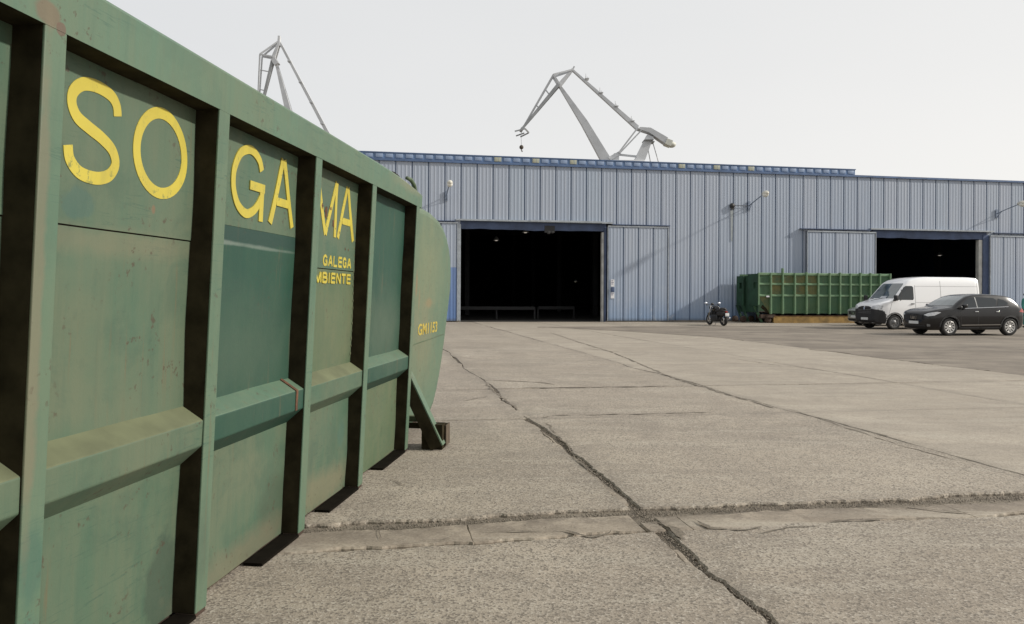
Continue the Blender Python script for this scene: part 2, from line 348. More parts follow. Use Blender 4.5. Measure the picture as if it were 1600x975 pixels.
def lampmat():
    g = NG('lit_lamp'); g.color((.8, .75, .65, 1)); g.p.inputs['Emission Color'].default_value = (1, .9, .75, 1)
    g.p.inputs['Emission Strength'].default_value = .35; return g.m
M['lit'] = lampmat()

# ------------------------------------------------------------------ mesh helpers
class MB:
    def __init__(s): s.v = []; s.f = []; s.mi = []; s.sm = []
    def add(s, vs, fs, mi=0, sm=False):
        o = len(s.v); s.v += [tuple(v) for v in vs]; s.f += [tuple(i+o for i in f) for f in fs]
        s.mi += [mi]*len(fs); s.sm += [sm]*len(fs); return s
    def box(s, x0, x1, y0, y1, z0, z1, mi=0):
        vs = [(x0,y0,z0),(x1,y0,z0),(x1,y1,z0),(x0,y1,z0),(x0,y0,z1),(x1,y0,z1),(x1,y1,z1),(x0,y1,z1)]
        return s.add(vs, [(0,3,2,1),(4,5,6,7),(0,1,5,4),(1,2,6,5),(2,3,7,6),(3,0,4,7)], mi)
    def cbox(s, x0, x1, y0, y1, z0, z1, c=.01, mi=0):
        # chamfered box (bevel all edges)
        bm = bmesh.new(); bmesh.ops.create_cube(bm, size=1)
        for v in bm.verts: v.co = Vector(((x0+x1)/2+v.co.x*(x1-x0), (y0+y1)/2+v.co.y*(y1-y0), (z0+z1)/2+v.co.z*(z1-z0)))
        bmesh.ops.bevel(bm, geom=list(bm.edges), offset=c, segments=2, profile=.5, affect='EDGES')
        s.addbm(bm, mi, True); return s
    def addbm(s, bm, mi=0, sm=False):
        bm.verts.index_update()
        s.add([v.co for v in bm.verts], [[v.index for v in f.verts] for f in bm.faces], mi, sm); bm.free(); return s
    def prism(s, pts, ax, lo, hi, mi=0, sm=False):
        # pts: 2D outline; ax: extrusion axis
        def P(p, h):
            return {'x': (h, p[0], p[1]), 'y': (p[0], h, p[1]), 'z': (p[0], p[1], h)}[ax]
        n = len(pts); vs = [P(p, lo) for p in pts] + [P(p, hi) for p in pts]
        fs = [tuple(range(n-1, -1, -1)), tuple(range(n, 2*n))] + [(i, (i+1) % n, n+(i+1) % n, n+i) for i in range(n)]
        return s.add(vs, fs, mi, sm)
    def tube(s, pts, r, seg=10, mi=0, caps=True):
        pts = [Vector(p) for p in pts]; rs = r if hasattr(r, '__len__') else [r]*len(pts)
        vs = []; fs = []
        up = None
        for i, p in enumerate(pts):
            d = (pts[min(i+1, len(pts)-1)] - pts[max(i-1, 0)]).normalized()
            if up is None: up = Vector((0, 0, 1)) if abs(d.z) < .9 else Vector((1, 0, 0))
            a = d.cross(up).normalized(); b = a.cross(d).normalized(); up = b
            for k in range(seg):
                t = 2*pi*k/seg; vs.append(p + a*cos(t)*rs[i] + b*sin(t)*rs[i])
        for i in range(len(pts)-1):
            for k in range(seg):
                fs.append((i*seg+k, i*seg+(k+1) % seg, (i+1)*seg+(k+1) % seg, (i+1)*seg+k))
        if caps:
            fs.append(tuple(range(seg-1, -1, -1))); fs.append(tuple((len(pts)-1)*seg+k for k in range(seg)))
        return s.add(vs, fs, mi, True)
    def beam(s, p, q, w0, h0, w1=None, h1=None, side=(0, 1, 0), mi=0):
        p = Vector(p); q = Vector(q); w1 = w1 or w0; h1 = h1 or h0
        d = (q-p).normalized(); a = Vector(side); a = (a - d*a.dot(d)).normalized(); b = d.cross(a)
        vs = []
        for c, w, h in ((p, w0, h0), (q, w1, h1)):
            for sx, sy in ((-1, -1), (1, -1), (1, 1), (-1, 1)): vs.append(c + a*sx*w/2 + b*sy*h/2)
        return s.add(vs, [(0,3,2,1),(4,5,6,7),(0,1,5,4),(1,2,6,5),(2,3,7,6),(3,0,4,7)], mi)
    def lathe(s, prof, c, axis='y', seg=28, mi=0):
        # prof: list of (radius, offset along axis); closed loop not required
        c = Vector(c); vs = []; fs = []; n = len(prof)
        for k in range(seg):
            t = 2*pi*k/seg
            for r, h in prof:
                if axis == 'y': vs.append(c + Vector((r*cos(t), h, r*sin(t))))
                elif axis == 'x': vs.append(c + Vector((h, r*cos(t), r*sin(t))))
                else: vs.append(c + Vector((r*cos(t), r*sin(t), h)))
        for k in range(seg):
            for i in range(n-1):
                fs.append((k*n+i, k*n+i+1, ((k+1) % seg)*n+i+1, ((k+1) % seg)*n+i))
        return s.add(vs, fs, mi, True)
    def ellipsoid(s, c, rx, ry, rz, seg=16, mi=0):
        vs = []; fs = []; R = seg//2
        for i in range(R+1):
            th = pi*i/R
            for k in range(seg):
                t = 2*pi*k/seg; vs.append((c[0]+rx*sin(th)*cos(t), c[1]+ry*sin(th)*sin(t), c[2]+rz*cos(th)))
        for i in range(R):
            for k in range(seg): fs.append((i*seg+k, (i+1)*seg+k, (i+1)*seg+(k+1) % seg, i*seg+(k+1) % seg))
        return s.add(vs, fs, mi, True)
    def mesh(s, name, mats):
        me = bpy.data.meshes.new(name); me.from_pydata(s.v, [], s.f)
        for m in mats: me.materials.append(m)
        me.polygons.foreach_set('material_index', s.mi); me.polygons.foreach_set('use_smooth', s.sm)
        bm = bmesh.new(); bm.from_mesh(me); bmesh.ops.recalc_face_normals(bm, faces=bm.faces); bm.to_mesh(me); bm.free()
        me.update(); return me
    def build(s, name, mats, parent=None, xf=None):
        if xf: s.v = [tuple(xf(Vector(v))) for v in s.v]
        if not isinstance(mats, (list, tuple)): mats = [mats]
        return link(name, s.mesh(name, mats), parent)
def link(name, data, parent=None):
    o = bpy.data.objects.new(name, data); COL.objects.link(o)
    if parent: o.parent = parent
    return o
def thing(name, label, cat, loc=(0,0,0), rz=0, group=None):
    o = bpy.data.objects.new(name, None); COL.objects.link(o); o.empty_display_size = .2
    o.location = loc; o.rotation_euler = (0, 0, rz); o['label'] = label; o['category'] = cat; o['kind'] = 'thing'
    if group: o['group'] = group
    return o
def tag(o, label, cat, group=None):
    o['label'] = label; o['category'] = cat; o['kind'] = 'thing'
    if group: o['group'] = group
    return o
def bev(o, w=.01, seg=2, ang=35):
    m = o.modifiers.new('bevel', 'BEVEL'); m.width = w; m.segments = seg; m.limit_method = 'ANGLE'; m.angle_limit = radians(ang)
    m.harden_normals = False; return o
def interp(tab, x):
    if x <= tab[0][0]: return tab[0][1]
    for (a, u), (b, v) in zip(tab, tab[1:]):
        if x <= b: return u + (v-u)*(x-a)/(b-a)
    return tab[-1][1]
def copy_tree(o, parent=None, **kw):
    c = o.copy(); COL.objects.link(c)
    if parent: c.parent = parent
    for ch in list(o.children): copy_tree(ch, c)
    return c

# ------------------------------------------------------------------ ground: slabs, joints, asphalt
gb = MB()
R = 900
gb.add([(-R,-R,-.026),(R,-R,-.026),(R,R,-.026),(-R,R,-.026)], [(0,1,2,3)])
ground = gb.build('ground', M['dirt']); ground['kind'] = 'structure'
pave = bpy.data.objects.new('concrete_paving', None); COL.objects.link(pave); pave['kind'] = 'structure'

def WG(a, b, z=0.0):
    f = min(1, max(0, (40-b)/4))
    da = (.075*noise.noise(Vector((b*.42, 7.3, 1.1)))+.030*noise.noise(Vector((b*1.5, 2.3, 4.1)))+.012*noise.noise(Vector((b*5, 2.3, 8.1))))*f
    db = (.06*noise.noise(Vector((a*.4, 3.3, 6.1)))+.025*noise.noise(Vector((a*1.6, 5.3, 2.1)))+.010*noise.noise(Vector((a*5, 1.3, 2.1))))*f
    return W(a+da, b+db, z)
def jag(p, amp, seed):
    n = noise.noise(Vector((p[0]*2.3+seed, p[1]*2.3, seed*.7)))*.55 + noise.noise(Vector((p[0]*9, p[1]*9+seed, 3.1)))*.3 + noise.noise(Vector((p[0]*21+seed, p[1]*21, 9.1)))*.22
    n += noise.noise(Vector((p[0]*.9+seed*.37, p[1]*.9, 6.6)))*.9
    return n*amp
def edge_run(p, q, nrm, amp, seed, step):
    n = max(2, int((Vector(q)-Vector(p)).length/step)); out = []
    for i in range(n):
        t = i/n; x = p[0]+(q[0]-p[0])*t; y = p[1]+(q[1]-p[1])*t
        fade = min(1, 6*t, 6*(1-t)) if amp > 0 else 0
        j = jag((x, y), amp, seed)*(.35+.65*fade)
        out.append((x+nrm[0]*j, y+nrm[1]*j))
    return out
def slab(name, a0, a1, b0, b1, amps, mat, z=0.0, parent=pave, seed=0):
    d = sqrt(((a0+a1)/2)**2 + ((b0+b1)/2)**2)
    step = .018 if b0 < 7 else (.035 if b0 < 13 else .12)
    aL, aR, bN, bF = amps
    pts = edge_run((a0,b0),(a1,b0),(0,1),bN,seed+1,step) + edge_run((a1,b0),(a1,b1),(1,0),aR,seed+2,step) \
        + edge_run((a1,b1),(a0,b1),(0,1),bF,seed+3,step) + edge_run((a0,b1),(a0,b0),(1,0),aL,seed+4,step)
    n = len(pts); m = MB()
    tilt = random.uniform(-.004, .004); ca, cb = (a0+a1)/2, (b0+b1)/2
    vs = [WG(p[0], p[1], z+tilt*(p[0]-ca)*.5) for p in pts]
    nw = len(pts); lip = []
    for i, p in enumerate(pts):      # rounded broken lip, then the joint face
        q0, q1 = pts[i-1], pts[(i+1) % nw]; d = Vector((q1[0]-q0[0], q1[1]-q0[1]))
        d = d.normalized() if d.length > 0 else Vector((1, 0)); lip.append((p[0]+d.y*.010, p[1]-d.x*.010))
    vs += [WG(p[0], p[1], z-.012+tilt*(p[0]-ca)*.5) for p in lip] + [WG(p[0], p[1], z-.06) for p in lip]
    fs = [tuple(range(n))] + [(i, i+n, (i+1) % n+n, (i+1) % n) for i in range(n)] + [(i+n, i+2*n, (i+1) % n+2*n, (i+1) % n+n) for i in range(n)]
    m.add(vs, fs)
    return m.build(name, mat, parent)
AL = [-12.2, -8.7, -5.2, -1.7, 1.86, 5.4, 9.05, 12.4]
BL = [-7.1, -3.0, 1.1, 5.12, 9.2, 12.17, 16.3, 20.4, 24.5, 28.6, 32.7, 36.8, 40.9, 43.55]
GA = {1.86: (.022, .06), 5.4: (.018, .034), 9.05: (.011, .02), -1.7: (.008, .015)}
GB = {5.12: (.03, .04), 9.2: (.006, .010), 12.17: (.030, .05)}
for i in range(len(AL)-1):
    for j in range(len(BL)-1):
        a0, a1, b0, b1 = AL[i], AL[i+1], BL[j], BL[j+1]
        gl, al_ = GA.get(a0, (.006, .012)); gr, ar_ = GA.get(a1, (.006, .012))
        if a1 == 1.86: gr = .078 if b1 < 9.3 else .045
        gn, an_ = GB.get(b0, (.005, .008)); gf, af_ = GB.get(b1, (.005, .008))
        if b0 >= 9: gl *= .8; gr *= .8
        b0s, b1s = b0+gn, b1-gf
        if b0 == 5.12: b0s = 5.20; an_ = .085
        if b1 == 5.12: b1s = 4.64; af_ = .06
        slab('concrete_slab', a0+gl, a1-gr, b0s, b1s, (al_, ar_, an_, af_), M['concrete_pale' if a0 > 5 else 'concrete'], random.uniform(-.002, .002), seed=i*17.3+j*5.1)
for k in range(12):       # slabs go on along the front of the building, beyond the asphalt
    slab('concrete_slab', 12.4+k*3.4+.008, 15.8+k*3.4-.008, 36.81, 40.892, (.01,)*4, M['concrete'], 0, seed=k*3.3)
    slab('concrete_slab', 12.4+k*3.4+.008, 15.8+k*3.4-.008, 40.908, 43.55, (.01,)*4, M['concrete'], 0, seed=k*4.3)
# slivers broken off along the worn lengthwise joint
bb = 2.3
while bb < 8.9:
    L_ = random.uniform(.25, .8)
    if not (4.4 < bb+L_/2 < 5.4):
        w_ = .045*max(.25, 1-abs(bb-4.9)/5)
        slab('slab_sliver', 1.80-w_*.5, 1.80+w_*.5, bb, bb+L_*.93, (.02, .02, .01, .01), M['mortar'], -.008, seed=bb*9)
    bb += L_
# mortar repair strips on the near side of the wide cross joint
cuts = [-8.6, -5.1, -3.2, -1.66, -.55, .62, 1.74, 1.90, 2.06, 2.9, 4.1, 5.38, 7.0, 9.0, 12.38]
for k, (a0, a1) in enumerate(zip(cuts, cuts[1:])):
    bf = 5.03 if a0 < 1.8 else 4.98
    if 1.7 < a0 < 1.9: a0 += .03; a1 -= .02; bf = random.uniform(4.84, 4.92)
    slab('repair_strip', a0+.003, a1-.003, 4.665+random.uniform(0, .02), bf+random.uniform(-.03, .02), (.012, .012, .075, .075), M['mortar'], -.005, seed=k*7.7)
# asphalt apron to the right of the slabs
m = MB(); pts = edge_run((12.41,-20),(12.41,36.78),(1,0),.22,5,.06)
vs = [W(p[0], p[1], .004) for p in pts] + [W(90, p[1], .004) for p in pts] + [W(p[0], p[1], -.06) for p in pts]
n = len(pts)
fs = [(i, n+i, n+i+1, i+1) for i in range(n-1)] + [(i, i+1, 2*n+i+1, 2*n+i) for i in range(n-1)]
m.add(vs, fs); asp = m.build('asphalt', M['asphalt']); asp['kind'] = 'structure'
# dark asphalt tongue in front of the far slabs (irregular overlay)
m = MB(); pts = []
for k in range(60):
    t = k/59; a = 7.6+4.8*t
    pts.append((a, 36.0-9.5*t**1.5+jag((a*3, 1), .35, 4)))
top = [(12.40-4.8*q/30, 36.75-.02*q+jag((q*.7, 3), .25, 8)*(q > 0)) for q in range(31)]
m.prism(pts+top, 'z', .003, .010)
m.v = [tuple(W(*v)) for v in m.v]
t_ = m.build('asphalt_overlay', M['asphalt']); t_['kind'] = 'structure'

# fine surface cracks packed with dirt, following the photographed lines
def gp(x, y):
    Y = 1800/(y-(462.3+.005*(x-760))); return Vector(((x-800)/1200*Y, Y))
cm_ = MB()
def crackline(px, w, seed):
    P = [gp(*p) for p in px]; out = []
    for p, q in zip(P, P[1:]):
        k = max(3, int((q-p).length/.05))
        for i in range(k):
            c_ = p+(q-p)*i/k; j = Vector((noise.noise(Vector((c_.x*4, c_.y*4, seed))), noise.noise(Vector((c_.x*4, c_.y*4, seed+9)))))*.045
            j += Vector((noise.noise(Vector((c_.x*19, c_.y*19, seed))), noise.noise(Vector((c_.x*19, c_.y*19, seed+5)))))*.014
            out.append(c_+j)
    n = len(out); vs = []
    for i, c_ in enumerate(out):
        d = (out[min(i+1, n-1)]-out[max(i-1, 0)]).normalized(); nn = Vector((-d.y, d.x))
        ww = w*max(.12, .75+1.5*noise.noise(Vector((c_.x*7, c_.y*7, seed+3))))*min(1, i/4+.1, (n-1-i)/4+.1)
        vs += [(c_.x+nn.x*ww/2, c_.y+nn.y*ww/2, .0062), (c_.x-nn.x*ww/2, c_.y-nn.y*ww/2, .0062)]
    cm_.add(vs, [(2*i, 2*i+1, 2*i+3, 2*i+2) for i in range(n-1)])
CR = [([(756, 595), (800, 596), (842, 598), (872, 602)], .09), ([(815, 607), (900, 606), (1020, 604), (1075, 602)], .06), ([(835, 655), (870, 650), (930, 649), (1030, 647), (1120, 645)], .03), ([(612, 750), (632, 758), (652, 764)], .016), ([(660, 770), (675, 773)], .016),
      ([(755, 832), (800, 831), (880, 830), (905, 838), (930, 842), (955, 838), (962, 828)], .020), ([(596, 826), (592, 845), (575, 848)], .012), ([(655, 845), (690, 844), (715, 838)], .012),
      ([(1000, 806), (1060, 826), (1080, 850)], .05), ([(1085, 812), (1110, 828), (1160, 830), (1200, 822)], .05), ([(1280, 818), (1330, 813), (1420, 812), (1480, 809)], .022), ([(1390, 792), (1440, 795), (1500, 800), (1560, 806)], .022),
      ([(1190, 836), (1240, 824), (1300, 822)], .02), ([(560, 862), (540, 878)], .012), ([(1240, 642), (1290, 640), (1380, 640)], .012), ([(1235, 640), (1320, 668), (1420, 700), (1500, 722)], .022), ([(1500, 712), (1540, 712)], .02),
      ([(720, 628), (762, 620), (800, 624)], .02), ([(700, 652), (730, 654)], .02), ([(1205, 750), (1260, 766)], .01), ([(760, 598), (772, 612), (790, 625), (812, 642)], .03), ([(852, 660), (900, 712), (940, 748)], .018),
      ([(860, 520), (905, 535), (960, 552), (1050, 590), (1130, 615), (1215, 640)], .045), ([(905, 543), (950, 549), (1060, 556)], .02), ([(1140, 560), (1220, 572), (1300, 580)], .02), ([(1290, 600), (1400, 598), (1500, 602)], .02), ([(640, 925), (590, 935), (540, 940)], .008)]
for i, (px, w) in enumerate(CR): crackline(px, w, i*3.7)
ck = cm_.build('surface_cracks', M['dirt']); ck['kind'] = 'stuff'; ck['label'] = 'fine dirt packed cracks wandering across the concrete slabs'; ck['category'] = 'cracks'

# grit in joints and loose pebbles
m = MB()
def pebble(x, y, r, z):
    k = [(r*random.uniform(.6, 1.2)) for _ in range(6)]
    vs = [(x+k[0],y,z),(x-k[1],y,z),(x,y+k[2],z),(x,y-k[3],z),(x,y,z+k[4]*.7),(x,y,z-k[5]*.7)]
    m.add(vs, [(0,2,4),(2,1,4),(1,3,4),(3,0,4),(2,0,5),(1,2,5),(3,1,5),(0,3,5)])
for _ in range(3600):
    b = random.uniform(2.4, 13)
    p = WG(1.86+random.gauss(0, .030), b); pebble(p.x, p.y, random.uniform(.003, .010), -.012)
for _ in range(3800):
    a = random.uniform(-2.2, 9); p = WG(a, 5.09+random.gauss(0, .035)); pebble(p.x, p.y, random.uniform(.003, .010), -.014)
for _ in range(1500):
    b = random.uniform(4.0, 16); p = WG(5.4+random.gauss(0, .015), b); pebble(p.x, p.y, random.uniform(.003, .008), -.008)
for _ in range(900):
    a = random.uniform(-1.5, 9); p = WG(a, 12.17+random.gauss(0, .02)); pebble(p.x, p.y, random.uniform(.004, .012), -.008)
for _ in range(900):
    a = random.uniform(-2, 9); b = random.uniform(2.6, 13); p = W(a, b); pebble(p.x, p.y, random.uniform(.002, .005), .001)
M['grit'] = simple('grit_stones', (.17, .145, .115), .95, 0, .4, 30)
gr = m.build('joint_grit', M['grit']); gr['kind'] = 'stuff'; gr['label'] = 'loose grit and small stones lying in the paving joints'; gr['category'] = 'grit'

# ------------------------------------------------------------------ near green container
CA = math.atan2(140, 1200)
cx, cy = -1.8455, .2152
nc = thing('waste_container', 'large ribbed sage green waste container with tall yellow letters, closest to the camera', 'container', (cx, cy, 0), -CA)
WID = 2.45
def shear(v):
    return Vector((-WID/2 + (v.x+WID/2)*(1+.046*v.z/(WID/2)), v.y, v.z))
POST = [-.05, 1.2, 2.34, 3.457, 4.67, 5.85, 7.27]; PW = .10; PD = .11
Z0, ZR, ZT = .02, 2.352, 2.548
def ztop(s):
    return ZT - (.055*((s-5.8)/1.55)**2 if s > 5.8 else 0)
def dent(s, z):
    return .0095*noise.noise(Vector((s*1.7, z*1.7, 4.2))) + .003*noise.noise(Vector((s*5, z*5, 1.2)))
# panels: upper sheets may be split by a weld seam
seams = {0: [1.747], 1: [1.747], 2: [1.745], 3: [1.685], 4: [1.68], 5: []}
mats = {0: ('green', 'green'), 1: ('green', 'green'), 2: ('green', 'green'), 3: ('green', 'teal'), 4: ('green_dusty', 'green'), 5: ('teal', 'teal')}
def plate(s0, s1, z0, z1, mat, name, lab=None, sgn=1, off=0):
    nx_, nz_ = 18, max(6, int((z1-z0)*14)); m = MB(); vs = []; fs = []
    for j in range(nz_+1):
        for i in range(nx_+1):
            s = s0+(s1-s0)*i/nx_; z = z0+(z1-z0)*j/nz_
            vs.append((-PD+dent(s, z)+off if sgn > 0 else -WID+PD-dent(s, z), s, z))
    for j in range(nz_):
        for i in range(nx_):
            a = j*(nx_+1)+i; fs.append((a, a+1, a+nx_+2, a+nx_+1))
    n0 = len(vs)
    for v in list(vs): vs.append((v[0]-.008*sgn, v[1], v[2]))
    dup = len(vs); vs += vs[:n0]+vs[n0:2*n0]
    rim = [i for i in range(nx_+1)] + [(j+1)*(nx_+1)-1 for j in range(1, nz_+1)] + [nz_*(nx_+1)+i for i in range(nx_-1, -1, -1)] + [j*(nx_+1) for j in range(nz_-1, 0, -1)]
    for k in range(len(rim)):
        a, b = rim[k], rim[(k+1) % len(rim)]; fs.append((a+dup, b+dup, b+n0+dup, a+n0+dup))
    fs += [tuple(i+n0 for i in reversed(f)) for f in fs[:nx_*nz_]]
    m.add(vs, fs, 0, True)
    # keep rim faces flat
    for q in range(nx_*nz_, nx_*nz_+len(rim)): m.sm[q] = False
    o = m.build(name, M[mat], nc, shear)
    if lab: o['label'] = lab
    return o
for b in range(6):
    s0, s1 = POST[b]+.0005, POST[b+1]-PW-.0005
    s0 = POST[b]-.003; s1 = POST[b+1]-PW+.003
    lowm, upm = mats[b]
    plate(s0, s1, Z0, .745, 'green' if b != 5 else 'green_dusty', 'side_plate')
    if b == 3:       # bay with a dark teal repaint below a strip of old paint
        plate(s0, s1, .955, 1.852, 'teal', 'side_plate', 'dark teal repainted plate')
        plate(s0, s1, 1.8535, ZR+.02, 'green', 'side_plate')
    elif seams[b]:
        sz = seams[b][0]
        plate(s0, s1, .955, sz-.003, mats[b][0], 'side_plate')
        plate(s0, s1, sz+.003, ZR+.02, mats[b][1], 'side_plate', off=.003)
    else:
        plate(s0, s1, .955, ZR+.02, mats[b][0], 'side_plate', 'dark teal repainted plate' if b == 5 else None)
# backing sheet behind the seams so nothing shows through
MB().box(-PD-.03, -PD-.016, -.1, 7.25, .0, ZR+.1).build('inner_wall', M['rustdark'], nc, shear)
# mid rails: trapezoid profile between the posts
for b in range(6):
    s0, s1 = POST[b]+.001, POST[b+1]-PW-.001
    teal = b in (3, 5)
    m = MB()
    prof = [(-PD-.004, .985), (-.012, .918), (-.012, .80), (-PD-.004, .705)]
    n = 10; vs = []; fs = []; mi = []
    for i in range(n+1):
        s = s0+(s1-s0)*i/n
        for (x, z) in prof: vs.append((x+.6*dent(s, z), s, z))
    for i in range(n):
        for k in range(3):
            fs.append((i*4+k, i*4+k+1, (i+1)*4+k+1, (i+1)*4+k)); mi.append([1, 0, 2][k])
    for f, q in zip(fs, mi): pass
    m.add(vs, fs); m.mi = mi
    m.add([vs[0], vs[1], vs[2], vs[3]], [(0,1,2,3)], 0); m.add(vs[-4:], [(0,1,2,3)], 0)
    o = m.build('mid_rail', [M['teal'] if teal else M['green'], M['brown_dust'] if not teal else M['green_rail'], M['green'] if not teal else M['teal']], nc, shear)
    bev(o, .006, 2)
    if b == 3:
        rr = MB().prism([(-PD-.001, .990), (-.008, .922), (-.008, .80), (-.012, .80), (-.016, .915), (-PD-.001, .98)], 'y', s1-.12, s1-.09)
        rr.build('rust_streak', M['rust'], nc, shear)
# posts: green front flange, near sides coloured dark to paint in their shade
for i, s in enumerate(POST):
    m = MB()
    m.box(-.010, 0, s-PW, s, .02, ZR+.01, 0)                     # flange
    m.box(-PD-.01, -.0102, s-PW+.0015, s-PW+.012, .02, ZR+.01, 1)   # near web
    m.box(-PD-.01, -.0102, s-.012, s-.0015, .02, ZR+.01, 0)         # far web
    o = m.build('post', [M['green_rail'], M['steel_and_shade']], nc, shear); bev(o, .004, 2)
    if i >= 3:
        # rusty foot and the flat near-black strip that runs back from it on the ground
        MB().box(-.10, -.004, s-PW+.004, s-.004, 0, .0195, 0).build('post_foot', M['rustdark'], nc, shear)
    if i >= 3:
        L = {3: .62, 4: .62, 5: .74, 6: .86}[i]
        MB().prism([(-PD+.006, s-L), (.004, s-L), (.004, s-PW), (-PD+.006, s-PW)], 'z', 0.001, .016).build('ground_strip', M['near_black'], nc)
# top rail with rounded lower end
m = MB(); vs = []; fs = []; n = 60; ys = [-.16+(7.36+.16)*i/n for i in range(n+1)]
for s in ys:
    zt = ztop(s)
    for (x, z) in [(-PD-.03, ZR), (0.001, ZR), (.001, zt-.02), (-.012, zt-.004), (-.03, zt), (-PD-.03, zt)]:
        vs.append((x+(.004*noise.noise(Vector((s*1.1, z, 0)))), s, z+.003*noise.noise(Vector((s*.9, 5, x*3)))))
for i in range(n):
    for k in range(6): fs.append((i*6+k, i*6+(k+1) % 6, (i+1)*6+(k+1) % 6, (i+1)*6+k))
mi = [([1, 0, 0, 0, 0, 0])[k] for i in range(n) for k in range(6)]  # underside takes a dark colour for its shade
m.add(vs, fs, 0, False); m.mi = mi
m.add(vs[:6], [tuple(range(6))]); m.add(vs[-6:], [tuple(range(6))])
m.build('top_rail', [M['green_rail'], M['steel_and_shade']], nc, shear)
# far side, ends, floor
plate(-.05, 7.27, .02, ZR+.1, 'green', 'far_side_wall', sgn=-1)
for s in POST:
    MB().box(-WID, -WID+PD-.004, s-PW, s, .02, ZR+.05).build('far_post', M['green_rail'], nc, shear)
MB().box(-WID, -WID+.14, -.16, 7.36, ZR+.052, ZT-.02).build('far_top_rail', M['green_rail'], nc, shear)
MB().box(-WID+PD+.01, -PD-.035, -.14, 7.26, .05, .11).build('container_floor', M['rustdark'], nc)
MB().box(-WID+PD, -PD-.035, -.16, -.14, .05, ZT-.08).build('end_wall', M['green'], nc, shear)
# bulging rounded rear hood
outl = [(7.375,2.40),(7.8,2.42),(8.12,2.41),(8.42,2.375),(8.66,2.31),(8.86,2.21),(9.0,2.09),(9.1,1.95),(9.16,1.78),(9.16,1.60),(9.11,1.42),(9.04,1.2),(8.98,1.0),(8.90,.78),(8.80,.58),(8.70,.42),(8.58,.28),(8.45,.2),(7.375,.2)]
outl = [(7.265+(a-7.375)*1.165, z-.02) for a, z in outl]
m = MB(); n = len(outl)
def ring(x, ins):
    cxx, czz = 8.0, 1.3; o = []
    for (s, z) in outl:
        d = Vector((s-cxx, z-czz)); l = d.length; d = d*((l-ins)/l)
        o.append((x, max(7.265, cxx+d.x), czz+d.y))
    return o
rings = [ring(-.06, .075), ring(-.066, .03), ring(-.085, .008), ring(-.12, 0), ring(-WID+.12, 0), ring(-WID+.066, .03), ring(-WID+.06, .075)]
vs = [v for r in rings for v in r]; fs = [tuple(range(n)), tuple(range(len(vs)-n, len(vs)))]
for k in range(len(rings)-1):
    for i in range(n): fs.append((k*n+i, k*n+(i+1) % n, (k+1)*n+(i+1) % n, (k+1)*n+i))
m.add(vs, fs, 0, True); m.sm[0] = m.sm[1] = False
hood = m.build('rear_hood', M['green_rail'], nc, shear)
MB().tube([(-.058, 7.28, 1.0), (-.058, 8.2, 1.02), (-.058, 9.0, 1.04)], .005, 6).build('weld_seam', M['green_dusty'], nc, shear)
# rear corner latch on top
MB().tube([(-.10, 6.82, 2.50), (-.10, 6.86, 2.60), (-.08, 6.98, 2.625), (-.06, 7.08, 2.615)], [.022, .022, .03, .02], 8).build('latch_bar', M['steel_and_shade'], nc)
MB().tube([(.04, 7.04, 2.60), (.05, 7.14, 2.60), (.06, 7.24, 2.56), (.06, 7.36, 2.44), (.04, 7.39, 2.26)], [.018, .02, .02, .018, .014], 8).build('latch_hook', M['green_dusty'], nc)
# outrigger: inclined channel strut, foot and cross brace
st = MB()
p, q = Vector((-.03, 7.36, .80)), Vector((.335, 7.36, .05))
d = (q-p).normalized(); nrm = Vector((-d.z, 0, d.x))*-1
if nrm.x < 0: nrm = -nrm
st.beam(p+nrm*.0, q+nrm*.0, .13, .012, side=(0,1,0), mi=0)
st.beam(p-nrm*.066+Vector((0,-.06,0)), q-nrm*.066+Vector((0,-.06,0)), .012, .118, side=(0,1,0), mi=1)  # near side coloured dark to paint in its shade
st.beam(p-nrm*.066+Vector((0,.06,0)), q-nrm*.066+Vector((0,.06,0)), .012, .118, side=(0,1,0), mi=0)
o = st.build('outrigger_strut', [M['green_rail'], M['steel_and_shade']], nc)
MB().box(.12, .325, 7.34, 7.50, .0, .24, 0).build('outrigger_foot', M['steel_and_shade'], nc)
MB().box(.335, .345, 7.44, 7.62, .02, .22, 0).build('foot_plate', M['rust_plate'], nc)
MB().box(.22, .334, 7.53, 7.60, .08, .22, 0).build('foot_block', M['steel_and_shade'], nc)
o = MB().box(-.6, .13, 7.46, 7.54, .245, .30, 0).build('cross_brace', M['green_dusty'], nc)
MB().box(-.6, .115, 7.40, 7.455, .19, .24, 0).build('brace_flange', M['steel_and_shade'], nc)
MB().box(-.6, -.15, 7.30, 8.25, .10, .185, 0).build('rear_underframe', M['rustdark'], nc)

# lettering on the container
def off_x(s, z, e=.0): return -PD+dent(s, z)+.0035+e
def stroke(pts, w, closed=False):
    """a flat ribbon of constant width along a 2D path"""
    n = len(pts); L = []; R_ = []
    for i in range(n):
        a = Vector(pts[(i-1) % n] if closed or i > 0 else pts[0]); b = Vector(pts[(i+1) % n] if closed or i < n-1 else pts[-1])
        d = (b-a).normalized(); nn = Vector((-d.y, d.x)); p = Vector(pts[i])
        ww = w if not hasattr(w, '__call__') else w(i/(n-1), d)
        L.append(p+nn*ww/2); R_.append(p-nn*ww/2)
    vs = L+R_; fs = [(i, i+1, n+i+1, n+i) for i in range(n-1)]
    if closed: fs.append((n-1, 0, n, 2*n-1))
    return vs, fs
def spline(P, k=10):
    out = []
    for i in range(len(P)-1):
        p0 = P[max(i-1, 0)]; p1 = P[i]; p2 = P[i+1]; p3 = P[min(i+2, len(P)-1)]
        for j in range(k):
            t = j/k
            out.append(tuple(.5*((2*p1[c])+(-p0[c]+p2[c])*t+(2*p0[c]-5*p1[c]+4*p2[c]-p3[c])*t*t+(-p0[c]+3*p1[c]-3*p2[c]+p3[c])*t**3) for c in (0, 1)))
    out.append(P[-1]); return out
